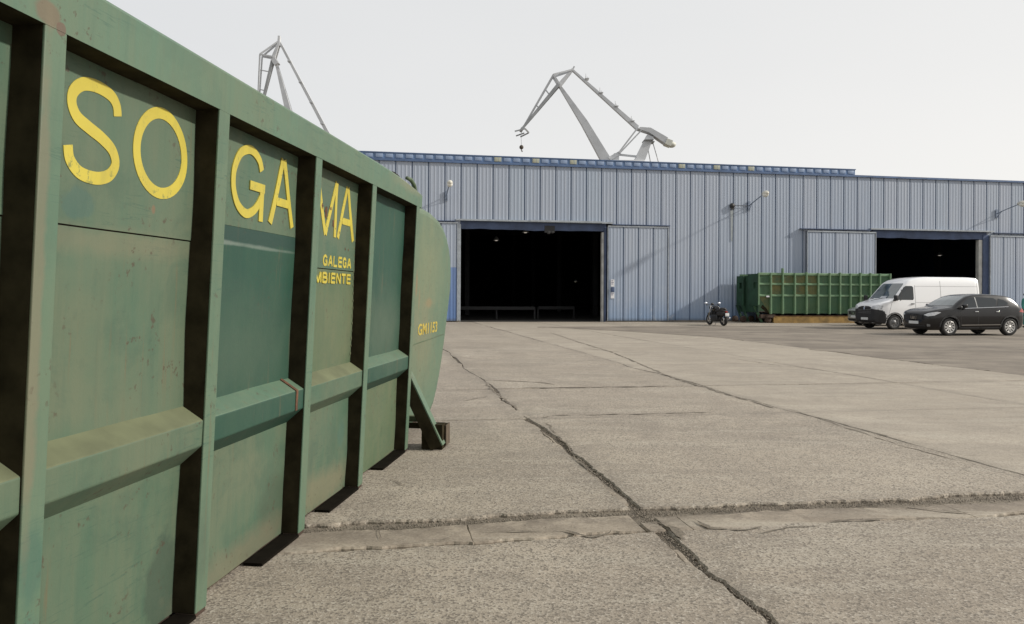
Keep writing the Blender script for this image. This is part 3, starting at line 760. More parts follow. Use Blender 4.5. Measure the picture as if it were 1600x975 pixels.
def letter(ch, s0, s1, z0, z1, w, e=.004):
    paths = []
    h = w/2; X = lambda u: s0+h+(s1-s0-w)*u; Z = lambda u: z0+h+(z1-z0-w)*u
    if ch == 'S':
        P = [(.97,.76),(.93,.88),(.80,.965),(.52,1.0),(.24,.965),(.07,.85),(.05,.72),(.16,.60),(.38,.53),(.66,.455),(.88,.36),(.97,.22),(.88,.09),(.70,.02),(.48,0),(.24,.03),(.07,.14),(.02,.28)]
        paths = [(spline([(X(a), Z(b)) for a, b in P]), False)]
    elif ch == 'O':
        paths = [([(X(.5+.5*cos(t)), Z(.5+.5*sin(t))) for t in [2*pi*i/48 for i in range(48)]], True)]
    elif ch == 'G':
        P = [(.95,.74),(.86,.89),(.66,.99),(.45,1.0),(.2,.9),(.04,.68),(0,.5),(.04,.3),(.2,.1),(.45,0),(.68,.05),(.86,.17),(.97,.30)]
        paths = [(spline([(X(a), Z(b)) for a, b in P]), False), ([(X(.99), Z(-.08)), (X(.99), Z(.44))], False), ([(X(1.08), Z(.46)), (X(.55), Z(.46))], False)]
    elif ch == 'A':
        paths = [([(X(-.06), Z(-.07)), (X(.47), Z(1.07))], False), ([(X(1.06), Z(-.07)), (X(.53), Z(1.07))], False), ([(X(.2), Z(.32)), (X(.8), Z(.32))], False)]
    elif ch == 'M':
        paths = [([(X(0), Z(-.07)), (X(0), Z(1.07))], False), ([(X(.02), Z(1.07)), (X(.5), Z(-.05))], False), ([(X(.98), Z(1.07)), (X(.5), Z(-.05))], False), ([(X(1), Z(-.07)), (X(1), Z(1.07))], False)]
    elif ch in 'LEINTB':
        a, b, c_, d = (X(0), Z(-.1)), (X(0), Z(1.1)), (X(1), Z(1)), (X(1), Z(0))
        q = h/(s1-s0-w) if s1-s0 > w*1.01 else 0
        bar = lambda zz: ([(X(0), Z(zz)), (X(1.0)+h*.6, Z(zz))], False)
        P_ = {'L': [([a, b], False), bar(0)], 'E': [([a, b], False), bar(0), bar(.52), bar(1)], 'I': [([(X(.5), Z(-.1)), (X(.5), Z(1.1))], False)],
              'N': [([a, b], False), ([(X(0), Z(1.05)), (X(1), Z(-.05))], False), ([(X(1), Z(-.1)), (X(1), Z(1.1))], False)],
              'T': [([(X(.5), Z(-.1)), (X(.5), Z(1.0))], False), ([(X(0)-h, Z(1)), (X(1)+h, Z(1))], False)],
              'B': [([a, b], False), (spline([(X(0), Z(1)), (X(.7), Z(1)), (X(.95), Z(.78)), (X(.7), Z(.54)), (X(0), Z(.54))], 5), False), (spline([(X(0), Z(.54)), (X(.8), Z(.5)), (X(1.05), Z(.26)), (X(.8), Z(0)), (X(0), Z(0))], 5), False)]}
        paths = P_[ch]
    m = MB()
    for k, (pp, cl) in enumerate(paths):
        if len(pp) == 2:
            pp = [(pp[0][0]+(pp[1][0]-pp[0][0])*t/8, pp[0][1]+(pp[1][1]-pp[0][1])*t/8) for t in range(9)]
        vs, fs = stroke(pp, w, cl); n = len(vs); ee = e+k*.0005
        v3 = [(off_x(v[0], v[1], ee-.002), v[0], v[1]) for v in vs] + [(off_x(v[0], v[1], -.006), v[0], v[1]) for v in vs]
        nn = n//2; f2 = list(fs)
        for i in range(nn-1):
            f2.append((i, i+1, n+i+1, n+i)); f2.append((nn+i, nn+i+1, n+nn+i+1, n+nn+i))
        if not cl: f2.append((0, nn, n+nn, n)); f2.append((nn-1, 2*nn-1, n+2*nn-1, n+nn-1))
        m.add(v3, f2)
    o = m.build('painted_letter', M['yellow'], nc, shear); o['label'] = 'yellow letter '+ch
for ch, s0, s1 in (('S', 2.49, 2.82), ('O', 2.89, 3.29), ('G', 3.715, 4.10), ('A', 4.18, 4.505), ('M', 4.86, 5.29), ('A', 5.33, 5.69)):
    letter(ch, s0, s1, 1.908, 2.295, .048)
def textpart(txt, s0, s1, z0, z1, mat, parent, place, bold=0, name='painted_letter', lab=None, depth=.002):
    cu = bpy.data.curves.new(name, 'FONT'); cu.body = txt; cu.size = 1; cu.extrude = .01; cu.offset = bold; cu.resolution_u = 4
    to = bpy.data.objects.new(name, cu); COL.objects.link(to)
    bpy.context.view_layer.update(); dg = bpy.context.evaluated_depsgraph_get()
    me = bpy.data.meshes.new_from_object(to.evaluated_get(dg)); bpy.data.objects.remove(to); bpy.data.curves.remove(cu)
    xs = [v.co.x for v in me.vertices]; ys = [v.co.y for v in me.vertices]
    x0, x1, y0, y1 = min(xs), max(xs), min(ys), max(ys)
    for v in me.vertices:
        s = s0+(s1-s0)*(v.co.x-x0)/(x1-x0); z = z0+(z1-z0)*(v.co.y-y0)/(y1-y0)
        v.co = place(s, z, depth if v.co.z > 0 else -.002)
    # one object per letter: split the mesh into its islands
    bm = bmesh.new(); bm.from_mesh(me); bmesh.ops.remove_doubles(bm, verts=bm.verts, dist=1e-6); bpy.data.meshes.remove(me)
    bm.verts.index_update(); seen = set(); isl = []
    for v in bm.verts:
        if v in seen: continue
        st_ = [v]; seen.add(v); grp = []
        while st_:
            q = st_.pop(); grp.append(q)
            for e in q.link_edges:
                w_ = e.other_vert(q)
                if w_ not in seen: seen.add(w_); st_.append(w_)
        isl.append(grp)
    for grp in isl:
        ix = {v: i for i, v in enumerate(grp)}
        fs = [[ix[v] for v in f.verts] for f in bm.faces if f.verts[0] in ix]
        o = MB().add([v.co for v in grp], fs).build(name, mat, parent)
        if lab: o['label'] = 'letter of the ' + lab
    bm.free()
    return o
pl = lambda s, z, d: shear(Vector((off_x(s, z, d), s, z)))
for word, x0_, x1_, za, zb in (('GALEGA', 5.05, 5.66, 1.698, 1.778), ('AMBIENTE', 4.80, 5.66, 1.580, 1.658)):
    wid = {'I': .35, 'M': 1.25}; tot = sum(wid.get(c, 1) for c in word)+.28*(len(word)-1); u_ = (x1_-x0_)/tot; x_ = x0_
    for c in word:
        letter(c, x_, x_+u_*wid.get(c, 1), za, zb, .0175); x_ += u_*(wid.get(c, 1)+.28)
textpart('GM1153', 7.70, 8.62, 1.085, 1.205, M['yellow_worn'], nc, lambda s, z, d: shear(Vector((-.0585+d, s, z))), .02, lab='worn small yellow lettering')
# rust scabs on the M, worn grey scrape below
for (s, z, r) in ((5.0, 2.10, .035), (5.08, 2.07, .05), (5.16, 2.10, .04), (5.23, 2.0, .035), (5.27, 1.97, .03), (5.36, 1.95, .018), (5.52, 1.84, .012), (5.59, 1.84, .012)):
    m = MB(); k = 14; vs = [(off_x(s, z, .0045), s, z)]
    for i in range(k):
        t = 2*pi*i/k; rr = r*random.uniform(.45, 1.1); vs.append((off_x(s, z, .0015), s+rr*cos(t)*.7, z+rr*sin(t)))
    m.add(vs, [(0, 1+i, 1+(i+1) % k) for i in range(k)]); m.build('rust_scab', M['rust'], nc, shear)

def blot(s, z, rs, rz, mat, name, x=None, seed=0, k=26):
    m = MB(); ox = (lambda a, b: off_x(a, b, .0015)) if x is None else (lambda a, b: x)
    vs = [(ox(s, z), s, z)]
    for q in (.5, 1.0):
        for i in range(k):
            t = 2*pi*i/k; w_ = q*(1+.45*noise.noise(Vector((cos(t)*1.6+seed, sin(t)*1.6, seed)))+.25*noise.noise(Vector((cos(t)*5+seed, sin(t)*5, seed))))
            a, b = s+rs*cos(t)*w_, z+rz*sin(t)*w_; vs.append((ox(a, b)-(.0012 if q == 1 else 0), a, b))
    fs = [(0, 1+i, 1+(i+1) % k) for i in range(k)] + [(1+i, 1+k+i, 1+k+(i+1) % k, 1+(i+1) % k) for i in range(k)]
    m.add(vs, fs, 0, True); return m.build(name, mat, nc, shear)
# M['teal_scrape'] = worn_paint('teal_scrape', (.045, .115, .098, 1), SAGE, (.03, .085, .07, 1), .9, .2)
# M['grime'] = worn_paint('grime_patch', (.052, .085, .058, 1), (.08, .11, .07, 1), (.035, .06, .04, 1), .6, .2)
# M['grey_patch'] = worn_paint('grey_patch', (.085, .105, .09, 1), (.11, .125, .09, 1), (.06, .08, .065, 1), .6, .2)
# M['rust_stain'] = worn_paint('rust_stain', (.20, .10, .062, 1), (.16, .13, .085, 1), (.09, .05, .03, 1), .8, .6)
for i in range(22):
    z_ = 1.05+i*.058; blot(5.735, z_, random.uniform(.004, .010), random.uniform(.008, .022), M['brown_dust'], 'paint_scuff', seed=80+i, k=10)
# ------------------------------------------------------------------ warehouse
wl = W(4.74, 43.74)
wh = thing('warehouse', 'long pale blue corrugated metal warehouse with two open dark doorways', 'warehouse', (wl.x, wl.y, 0), PHI)
PWD = .925; HE = 9.06
def clad_mesh(name, z0, z1, w=PWD, mat='clad'):
    m = MB(); prof = [(0, 0), (.0, .045), (.028, .045), (.036, 0)]
    x = .036
    ribs = 4; inner = w-.072; pitch = inner/ribs
    for r in range(ribs):
        a = .036+r*pitch
        prof += [(a+pitch*.30, 0), (a+pitch*.42, -.010), (a+pitch*.64, -.010), (a+pitch*.76, 0)]
    prof += [(w-.036, 0), (w-.028, .045), (w, .045)]
    prof = prof[1:]
    n = len(prof); vs = [(x, y, z0) for x, y in prof]+[(x, y, z1) for x, y in prof]
    vs += [(0, .06, z0), (w, .06, z0), (0, .06, z1), (w, .06, z1)]
    fs = [(i, i+1, n+i+1, n+i) for i in range(n-1)]
    fs += [(0, n, 2*n+2, 2*n), (n-1, 2*n+1, 2*n+3, 2*n-1), (2*n, 2*n+1, 2*n+3, 2*n+2)]
    m.add(vs, fs); return m.mesh(name, [M[mat]])
full = clad_mesh('wall_panel', .06, HE); upper = clad_mesh('wall_panel_upper', 5.78, HE)
D1 = (0.0, 8.55); D2 = (26.1, 34.25)
I0, I1 = -34, 64
for i in range(I0, I1):
    u = i*PWD; mid = u+PWD/2
    me = upper if (D1[0] < mid < 9.0) or (26.0 < mid < 34.3) else full
    o = link('wall_panel', me, wh); o.location = (u, random.uniform(-.004, .004), 0)
    # rubbing base strip
U0, U1 = I0*PWD, I1*PWD
MB().box(U0, -.02, -.03, .3, 0, .075).box(8.62, 26.0, -.03, .3, 0, .075).box(34.4, U1, -.03, .3, 0, .075).build('plinth', M['dirt'], wh)
# eave and raised roof band with panes
MB().box(U0, U1, -.10, .12, HE+.002, HE+.12).build('eave_trim', M['blue_trim'], wh)
BU1 = 24.8
MB().box(U0, BU1, -.02, .10, HE+.122, 9.50).build('roof_band', M['blue_band'], wh)
MB().box(U0, BU1+.04, -.06, .14, 9.502, 9.555).build('roof_band_coping', M['blue_trim'], wh)
k = 0; u = BU1-.50
pm = MB().cbox(0, .40, -.045, -.018, 9.24, 9.455, .008).mesh('roof_pane', [M['pane_blue']])
pym = MB().cbox(0, .42, -.055, -.018, 9.225, 9.475, .008).mesh('roof_pane_yellow', [M['pane_yellow']])
yl = [1.95, 4.2, 6.5, 12.9, 15.3, 17.7]
while u > -14:
    y = any(abs(u-q) < .28 for q in yl)
    o = link('roof_pane', pym if y else pm, wh); o.location = (u, 0, 0)
    if y: o['label'] = 'yellowed roof pane'
    u -= .56
# mullions as blue ribs are the gaps; roof behind
MB().add([(U0,.1,9.05),(U1,.1,9.05),(U1,60,9.1),(U0,60,9.1)], [(0,1,2,3)]).build('roof', M['roof'], wh)
MB().box(U0, U0+.2, .3, 60, 0, 9.04).build('side_wall', M['clad_low'], wh); MB().box(U1-.2, U1, .3, 60, 0, 9.04).build('side_wall', M['clad_low'], wh)
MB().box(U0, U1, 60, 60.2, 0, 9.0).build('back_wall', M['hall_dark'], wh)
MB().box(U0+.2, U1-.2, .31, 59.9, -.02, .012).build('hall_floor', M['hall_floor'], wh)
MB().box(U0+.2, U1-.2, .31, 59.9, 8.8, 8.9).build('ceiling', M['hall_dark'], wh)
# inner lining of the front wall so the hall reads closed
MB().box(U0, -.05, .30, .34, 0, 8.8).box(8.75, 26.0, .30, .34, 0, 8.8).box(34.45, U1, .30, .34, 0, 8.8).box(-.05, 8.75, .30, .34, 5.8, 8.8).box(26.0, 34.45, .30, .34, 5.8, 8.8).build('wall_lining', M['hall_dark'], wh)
# doorway trim
def doorway(u0, u1, zo, right_pale):
    # sagging lintel band
    m = MB(); n = 24; vs = []; fs = []
    for i in range(n+1):
        t = i/n; u = u0-.02+(u1-u0+.1)*t; zb = zo+.05*noise.noise(Vector((u*1.3, 2, 0)))+.02*sin(t*9)
        vs += [(u, .02, 5.79), (u, .02, zb), (u, .16, zb), (u, .16, 5.79)]
    for i in range(n):
        for k in range(4): fs.append((i*4+k, i*4+(k+1) % 4, (i+1)*4+(k+1) % 4, (i+1)*4+k))
    m.add(vs, fs); m.build('door_lintel', M['lintel'], wh)
    MB().box(u0-.30, u1+.40, -.22, -.02, 5.83, 5.87).box(u0-.30, u1+.40, -.22, -.205, 5.78, 5.829).build('door_track', M['galv'], wh)
doorway(0, 8.55, 5.32, True)
doorway(26.1, 34.25, 5.28, True)
MB().box(4.0, 8.3, -.26, -.222, 5.80, 5.90).build('track_cover', M['galv'], wh)
MB().box(4.9, 5.5, -.02, .18, 5.2, 5.6).cbox(5.05, 5.22, -.03, .1, 5.12, 5.3).cbox(5.3, 5.42, -.03, .1, 5.16, 5.3).build('hoist_motor', M['black_box'], wh)
MB().box(-.16, .0, -.02, .3, .0, 5.58).build('door_jamb', M['galv'], wh)
MB().box(8.38, 8.50, .05, .3, .0, 5.28).build('door_jamb', M['jamb'], wh)
MB().box(8.505, 8.64, -.02, .3, .0, 5.6).build('door_jamb', M['lintel'], wh)
MB().box(25.98, 26.1, -.02, .3, .0, 5.58).build('door_jamb', M['galv'], wh)
MB().box(33.72, 33.98, .05, .3, .0, 5.28).build('door_jamb', M['jamb'], wh)
MB().box(33.985, 34.40, -.02, .3, .0, 5.6).build('door_jamb', M['lintel'], wh)
# sliding door leaves
def leaf(u0, n, z1, mats_, lab, yoff=-.13):
    r = link('sliding_door', MB().box(u0-.02, u0+n*PWD+.02, yoff+.05, yoff+.085, .05, z1).box(u0-.04, u0+n*PWD+.04, yoff-.045, yoff+.049, z1+.002, z1+.07).box(u0-.045, u0-.001, yoff-.03, yoff+.049, .05, z1).box(u0+n*PWD+.001, u0+n*PWD+.045, yoff-.03, yoff+.049, .05, z1).mesh('sliding_door', [M['galv']]), wh)
    r['label'] = lab
    for k in range(n):
        for (a, b, mt) in mats_:
            o = link('door_panel', clad_mesh('door_panel', a, min(b, z1), PWD, mt), r); o.location = (u0+k*PWD, yoff, 0)
    return r
leaf(-4.85, 5, 5.60, [(.06, 3.1, 'clad_low'), (3.103, 9, 'clad')], 'left leaf of the near door, deep blue at the bottom')
leaf(8.72, 4, 5.60, [(.06, 9, 'clad')], 'right leaf of the near door')
leaf(26.02-4.9*PWD+.0, 5, 5.55, [(.06, 9, 'clad')], 'left leaf of the far door', -.20)
leaf(34.45, 5, 5.50, [(.06, 9, 'clad')], 'right leaf of the far door')
for (a_, b_, y_) in ((8.96, 12.55, -.2), (-5, -.32, -.2), (21.0, 25.78, -.26), (34.68, 39.3, -.2)): MB().box(a_, b_, y_, -.02, 5.71, 5.755).build('side_track', M['lintel'], wh)
# hall frames and contents
for uu in (-8, 2.0, 12, 22, 32, 42):
    for yy in (14, 26, 38, 50):
        MB().box(uu-.18, uu+.18, yy-.18, yy+.18, .014, 8.78).build('hall_column', M['hall_steel'], wh)
for yy in (8, 16, 24, 32, 40):
    MB().box(U0+.3, U1-.3, yy-.12, yy+.12, 8.2, 8.78).build('roof_girder', M['hall_steel'], wh)
def whloc(u, y, z=0):
    return Vector((wl.x+u*TX-y*TY, wl.y+u*TY+y*TX, z))
def barrier(u, y, n, lab):
    t = thing('guard_rail', lab, 'barrier', whloc(u, y, .012), PHI, 'rails inside the hall')
    MB().box(0, n*2.4, -.05, .05, .62, .82).build('rail', M['barrier'], t)
    for k in range(n+1):
        MB().box(k*2.4-.05, k*2.4+.05, .052, .14, 0, .75).build('post', M['barrier'], t)
barrier(.2, 3.2, 2, 'low grey guard rail just inside the left half of the near doorway')
barrier(5.6, 5.0, 1, 'shorter grey guard rail deeper inside the right half of the near doorway')
def hall_lamp(px, py, dep, lab):
    # position on the sight line, hung from the ceiling
    Y = 1200; dirx = (px-800)/1200
    # solve depth so that local y = dep
    s = (dep + (-wl.x*(-TY) - wl.y*TX)*-1) / (dirx*(-TY)+TX)
    X, Yd = dirx*s, s; z = 1.5+(462.5-py)*Yd/1200
    t = thing('hall_lamp', lab, 'lamp', (X, Yd, z), PHI, 'lamps hanging in the hall')
    MB().lathe([(.02, .28), (.10, .24), (.22, .05), (.26, 0)], (0, 0, 0), 'z', 16).build('shade', M['galv'], t)
    MB().ellipsoid((0, 0, .02), .12, .12, .06, 12).build('bulb', M['lit'], t)
    MB().tube([(0, 0, .25), (0, 0, max(.5, 8.2-z))], .012, 6).build('cord', M['black_box'], t)
hall_lamp(775, 376, 8.5, 'small hall lamp glowing high in the left of the near doorway')
hall_lamp(820.5, 363.5, 6.5, 'small hall lamp glowing under the middle of the near doorway lintel')
hall_lamp(899, 440, 40, 'small far hall lamp glowing low in the right of the near doorway')
hall_lamp(1468, 396, 10, 'small hall lamp glowing inside the far doorway above the van')

# wall lamps
def wall_lamp(u, zr, rise, L, lab, box=False):
    t = thing('wall_lamp', lab, 'lamp', whloc(u, -.03, zr), PHI, 'long armed lamps on the warehouse wall')
    MB().box(-.07, .07, -.06, 0, -.34, .22).build('bracket', M['lamp_arm'], t)
    MB().tube([(0, -.05, -.05), (0, -.6, rise*.28), (0, -1.3, rise*.72), (0, -L+.2, rise)], .03, 8).build('arm', M['lamp_arm'], t)
    MB().tube([(0, -.05, -.28), (0, -.45, rise*.18)], .02, 6).build('stay', M['lamp_arm'], t)
    m = MB(); prof = [(0, -L-.32), (.09, -L-.30), (.15, -L-.15), (.15, -L+.08), (.09, -L+.26), (.05, -L+.34)]
    m.lathe(prof, (0, 0, rise+.03), 'y', 14); m.build('lamp_head', M['lamp_head'], t)
    MB().ellipsoid((0, -L-.04, rise-.04), .16, .25, .16, 14).build('lamp_bowl', M['lamp_glass'], t)
    return t
wall_lamp(-.84, 7.22, .36, 2.0, 'wall lamp on a long arm above the near doorway, beside the green container top')
wall_lamp(17.65, 7.12, .42, 2.0, 'wall lamp on a long arm beside the small black box, middle of the facade')
wall_lamp(34.95, 7.05, .36, 2.0, 'wall lamp on a long arm at the far right above the far door leaf')
jb = thing('junction_box', 'small round black box on the facade with a pale streak below it', 'box', whloc(16.55, -.03, 7.05), PHI)
MB().lathe([(0, -.13), (.13, -.12), (.16, -.04), (.16, 0)], (0, 0, 0), 'y', 14).box(-.09, .09, -.11, -.002, -.24, -.1).build('housing', M['black_box'], jb)
MB().tube([(.12, -.05, .02), (.6, -.05, .02), (1.05, -.04, .0)], .015, 6).build('cable', M['black_box'], jb)
MB().prism([(-.10, -.28), (.09, -.28), (.06, -1.0), (.04, -2.2), (-.05, -2.1), (-.07, -1.1)], 'y', .0, .004).build('streak', simple('pale_streak', (.33, .36, .37), .7, 0, .15, 3), jb)
def notice(u, z, w, h, lab, rows=3):
    t = thing('notice', lab, 'sign', whloc(u, -.155, z), PHI, 'notices on the sliding door')
    MB().box(-w/2, w/2, -.012, 0, -h/2, h/2).build('sheet', M['paper'], t)
    m = MB()
    for k in range(rows): m.box(-w*.38, w*.38*random.uniform(.3, 1), -.0145, -.0125, h*(.32-.22*k)-.02, h*(.32-.22*k)+.02)
    m.build('printed_lines', simple('notice_print', (.12, .12, .2), .7), t)
notice(8.98, 2.28, .22, .42, 'upper white notice on the door leaf right of the near doorway', 3)
notice(8.98, 1.55, .22, .34, 'lower white notice on the door leaf right of the near doorway', 2)
tt = thing('control_box', 'small grey blue box between two white notices beside the near doorway', 'box', whloc(8.98, -.155, 1.9), PHI)
MB().cbox(-.10, .10, -.07, 0, -.13, .13, .012).build('housing', M['lintel'], tt)

# ------------------------------------------------------------------ cranes
CD = 150.0; K = CD/1200
def cp(x, y, dy=0): return ((x-800)*K, dy, 1.5+(462.5+.005*(x-760)-y)*K)
def crane_base(t, px, z1, spread=5):
    c = (px-800)*K
    for sx in (-1, 1):
        for sy in (-1, 1):
            MB().beam((c+sx*spread, sy*spread, 0), (c+sx*spread*.55, sy*spread*.55, z1*.55), .9, .9, side=(0, 1, 0.01)).build('portal_leg', M['crane'], t)
    MB().box(c-spread*.7, c+spread*.7, -spread*.7, spread*.7, z1*.55+.01, z1*.55+1.2).build('portal_deck', M['crane'], t)
    MB().lathe([(1.7, z1*.55+1.2), (1.5, z1-2.5), (2.4, z1-2.4), (2.4, z1-1.6), (0, z1-1.6)], (c, 0, 0), 'z', 20).build('slewing_column', M['crane'], t)
    MB().cbox(c-2.5, c+4, -2.2, 2.2, z1-1.58, z1+1.2, .1).build('machinery_house', M['crane'], t)
t = thing('harbour_crane', 'large pale grey luffing harbour crane with hanging hook, above the warehouse roof', 'crane', (0, CD, 0), 0, 'harbour cranes behind the warehouse')
m = MB()
m.beam(cp(949.5, 258), cp(911, 192), 1.5, 1.9, 1.1, 1.35); m.beam(cp(911, 192), cp(872, 134), 1.1, 1.35, .6, .5); m.build('main_jib', M['crane'], t)
MB().beam(cp(892.5, 110), cp(994.5, 200.5), .7, .35, .9, .85).build('luffing_tie', M['crane'], t)
m = MB()
for (x, y) in ((915, 126), (937, 148), (961, 169), (986, 192)):
    m.box(cp(x, y)[0]-.4, cp(x, y)[0]+.4, -.8, .8, cp(x, y)[2]+.15, cp(x, y)[2]+.28); m.tube([Vector(cp(x-2, y))+Vector((0, -.9, .3)), Vector(cp(x-2, y))+Vector((0, -.9, 1.1))], .06, 5)
    m.tube([Vector(cp(x+2, y))+Vector((0, .9, .3)), Vector(cp(x+2, y))+Vector((0, .9, 1.0))], .06, 5)
m.build('tie_platforms', M['crane'], t)
m = MB()
for dy in (-1.0, 1.0):
    m.beam(cp(870.5, 134, dy*.9), cp(815, 201, dy*.35), .3, .62, .26, .36)
for k in range(9):
    q = k/9; a = cp(870.5-55.5*q, 134+67*q, -1.0*(1-q)-.3*q); b = cp(870.5-55.5*(q+.1), 134+67*(q+.1), 1.0*(1-q)+.3*q); m.beam(a, b, .16, .16, side=(0, 0, 1))
m.build('fly_jib', M['crane_dark'], t)
m = MB(); m.beam(cp(870.5, 136), cp(893.5, 108.5), 1.5, .8, .6, .5); m.build('fly_jib_head', M['crane'], t)
m = MB()
for dy in (-.9, .9):
    m.beam(cp(862.5, 119, dy), cp(816, 200, dy*.3), .2, .28); m.beam(cp(862.5, 119, dy), cp(893, 110, dy*.4), .2, .32); m.beam(cp(862.5, 119, dy), cp(872, 134, dy), .2, .35)
m.beam(cp(851, 141), cp(857, 148.5), .2, .2); m.beam(cp(837.5, 166), cp(842, 171), .2, .2); m.beam(cp(862.5, 119, -.9), cp(862.5, 119, .9), .2, .2, side=(0, 0, 1))
m.beam(cp(893, 110), cp(895.5, 104), .15, .3)
m.build('fly_jib_stays', M['crane'], t)
m = MB()
m.beam(cp(803, 207, -.8), cp(819, 203, -.8), .15, .25); m.beam(cp(805, 211.5, .8), cp(818, 207, .8), .15, .25); m.beam(cp(819, 203, -.8), cp(825, 208, 0), .15, .3); m.beam(cp(825, 208, 0), cp(812, 213, .8), .15, .25)
m.beam(cp(815, 201), cp(812, 206), 1.2, .5)
m.build('jib_tip_frame', M['crane_dark'], t)
MB().tube([cp(813, 207), cp(813.5, 229)], .035, 5).build('hoist_rope', M['crane_dark'], t)
m = MB().ellipsoid(cp(813.6, 230.5), .42, .35, .45, 12); m.tube([cp(813.6, 233), cp(813.6, 236), cp(814.5, 237.5), cp(815.5, 236)], .10, 6); m.build('hook_block', M['hook'], t)
m = MB()
for dy in (-.8, .8):
    m.beam(cp(994.5, 201, dy), cp(965, 240, dy), .25, .3); m.beam(cp(1000, 205, dy), cp(966, 241, dy), .2, .22)
m.build('back_struts', M['crane'], t)
m = MB(); m.beam(cp(1014, 214), cp(995, 258), 1.8, 1.3, 2.4, 1.9); m.build('tower_mast', M['crane'], t)
m = MB(); m.prism([cp(994, 203)[::2], cp(998, 200.5)[::2], cp(1014, 201.5)[::2], cp(1041, 217)[::2], cp(1037, 226)[::2], cp(1012, 209)[::2]], 'y', -1.0, 1.0); m.build('counterweight_arm', M['crane'], t)
m = MB(); m.ellipsoid(cp(1048, 226.5), .9, 1.0, .6, 14); m.beam(cp(1038, 222.5), cp(1047, 226), 2.3, 1.1); m.build('counterweight', M['crane_white'], t)
MB().box(cp(1004, 220)[0], cp(1018, 220)[0], -1.6, 1.6, cp(1004, 221.5)[2], cp(1004, 220)[2]).box(cp(1014, 223)[0], cp(1020, 220)[0], -1.2, 1.2, cp(1014, 224)[2], cp(1004, 222.5)[2]).build('mast_platform', M['crane_dark'], t)
m = MB()
for (a, b) in (((1010, 226), (1016, 258)), ((1019, 224), (1029, 258))): m.tube([cp(*a), cp(*b)], .09, 5)
m.build('ladder_rails', M['crane'], t)
MB().beam(cp(950, 250), cp(967, 239.5), 1.74, .8, 1.3, .6).beam(cp(965, 242), cp(993, 245), .4, .35).beam(cp(962, 241), cp(960, 256), 1.0, 1.0, 1.05, 1.4).build('pivot_frame', M['crane'], t)
MB().tube([cp(1006, 247), cp(1006, 243)], .25, 8).build('signal_horn', M['crane_dark'], t)
crane_base(t, 972, cp(0, 258)[2])
t2 = thing('harbour_crane', 'pale grey luffing harbour crane half hidden behind the near green container top', 'crane', (0, CD, 0), 0, 'harbour cranes behind the warehouse')
m = MB(); m.beam(cp(474, 268), cp(448.5, 169), 1.5, 1.6, 1.1, 1.1); m.beam(cp(448.5, 169), cp(430, 99), 1.1, 1.1, .6, .45); m.build('main_jib', M['crane'], t2)
MB().beam(cp(436, 68), cp(509, 205), .6, .42, .8, .65).beam(cp(509, 205), cp(528, 236), .8, .65).build('luffing_tie', M['crane'], t2)
m = MB()
for (x, y) in ((451, 98), (468.5, 130.5), (485.5, 162), (502.5, 195)): m.box(cp(x, y)[0]-.3, cp(x, y)[0]+.35, -.6, .6, cp(x, y)[2]+.0, cp(x, y)[2]+.22)
m.build('tie_platforms', M['crane'], t2)
m = MB(); m.beam(cp(424.5, 96), cp(412, 147), .9, .55, .6, .45); m.beam(cp(412, 147), cp(406, 170), .6, .45, .3, .3); m.build('fly_jib', M['crane_dark'], t2)
m = MB()
for dy in (-.7, .7):
    m.beam(cp(406, 87, dy), cp(403, 145, dy*.6), .2, .26); m.beam(cp(403, 145, dy*.6), cp(404, 172, 0), .2, .26); m.beam(cp(406, 87, dy), cp(434, 65.5, dy*.4), .2, .3); m.beam(cp(406, 87, dy), cp(427, 91, dy), .2, .3)
m.beam(cp(405, 110), cp(419, 112.5), .15, .18); m.beam(cp(403, 140), cp(412.5, 142), .15, .18)
m.build('fly_jib_stays', M['crane'], t2)
MB().beam(cp(434.5, 57), cp(434, 73), .7, .4, .9, .5).beam(cp(434, 70), cp(426, 92), 1.0, .45, 1.3, .7).beam(cp(424, 90), cp(431.5, 102), 1.4, .9).build('fly_jib_head', M['crane'], t2)
MB().prism([cp(526, 232)[::2], cp(548, 234)[::2], cp(572, 248)[::2], cp(568, 258)[::2], cp(540, 246)[::2]], 'y', -1, 1).build('counterweight_arm', M['crane_white'], t2)
MB().beam(cp(540, 246), cp(520, 285), 1.8, 1.3, 2.4, 1.9).build('tower_mast', M['crane'], t2)
crane_base(t2, 496, cp(0, 284)[2])

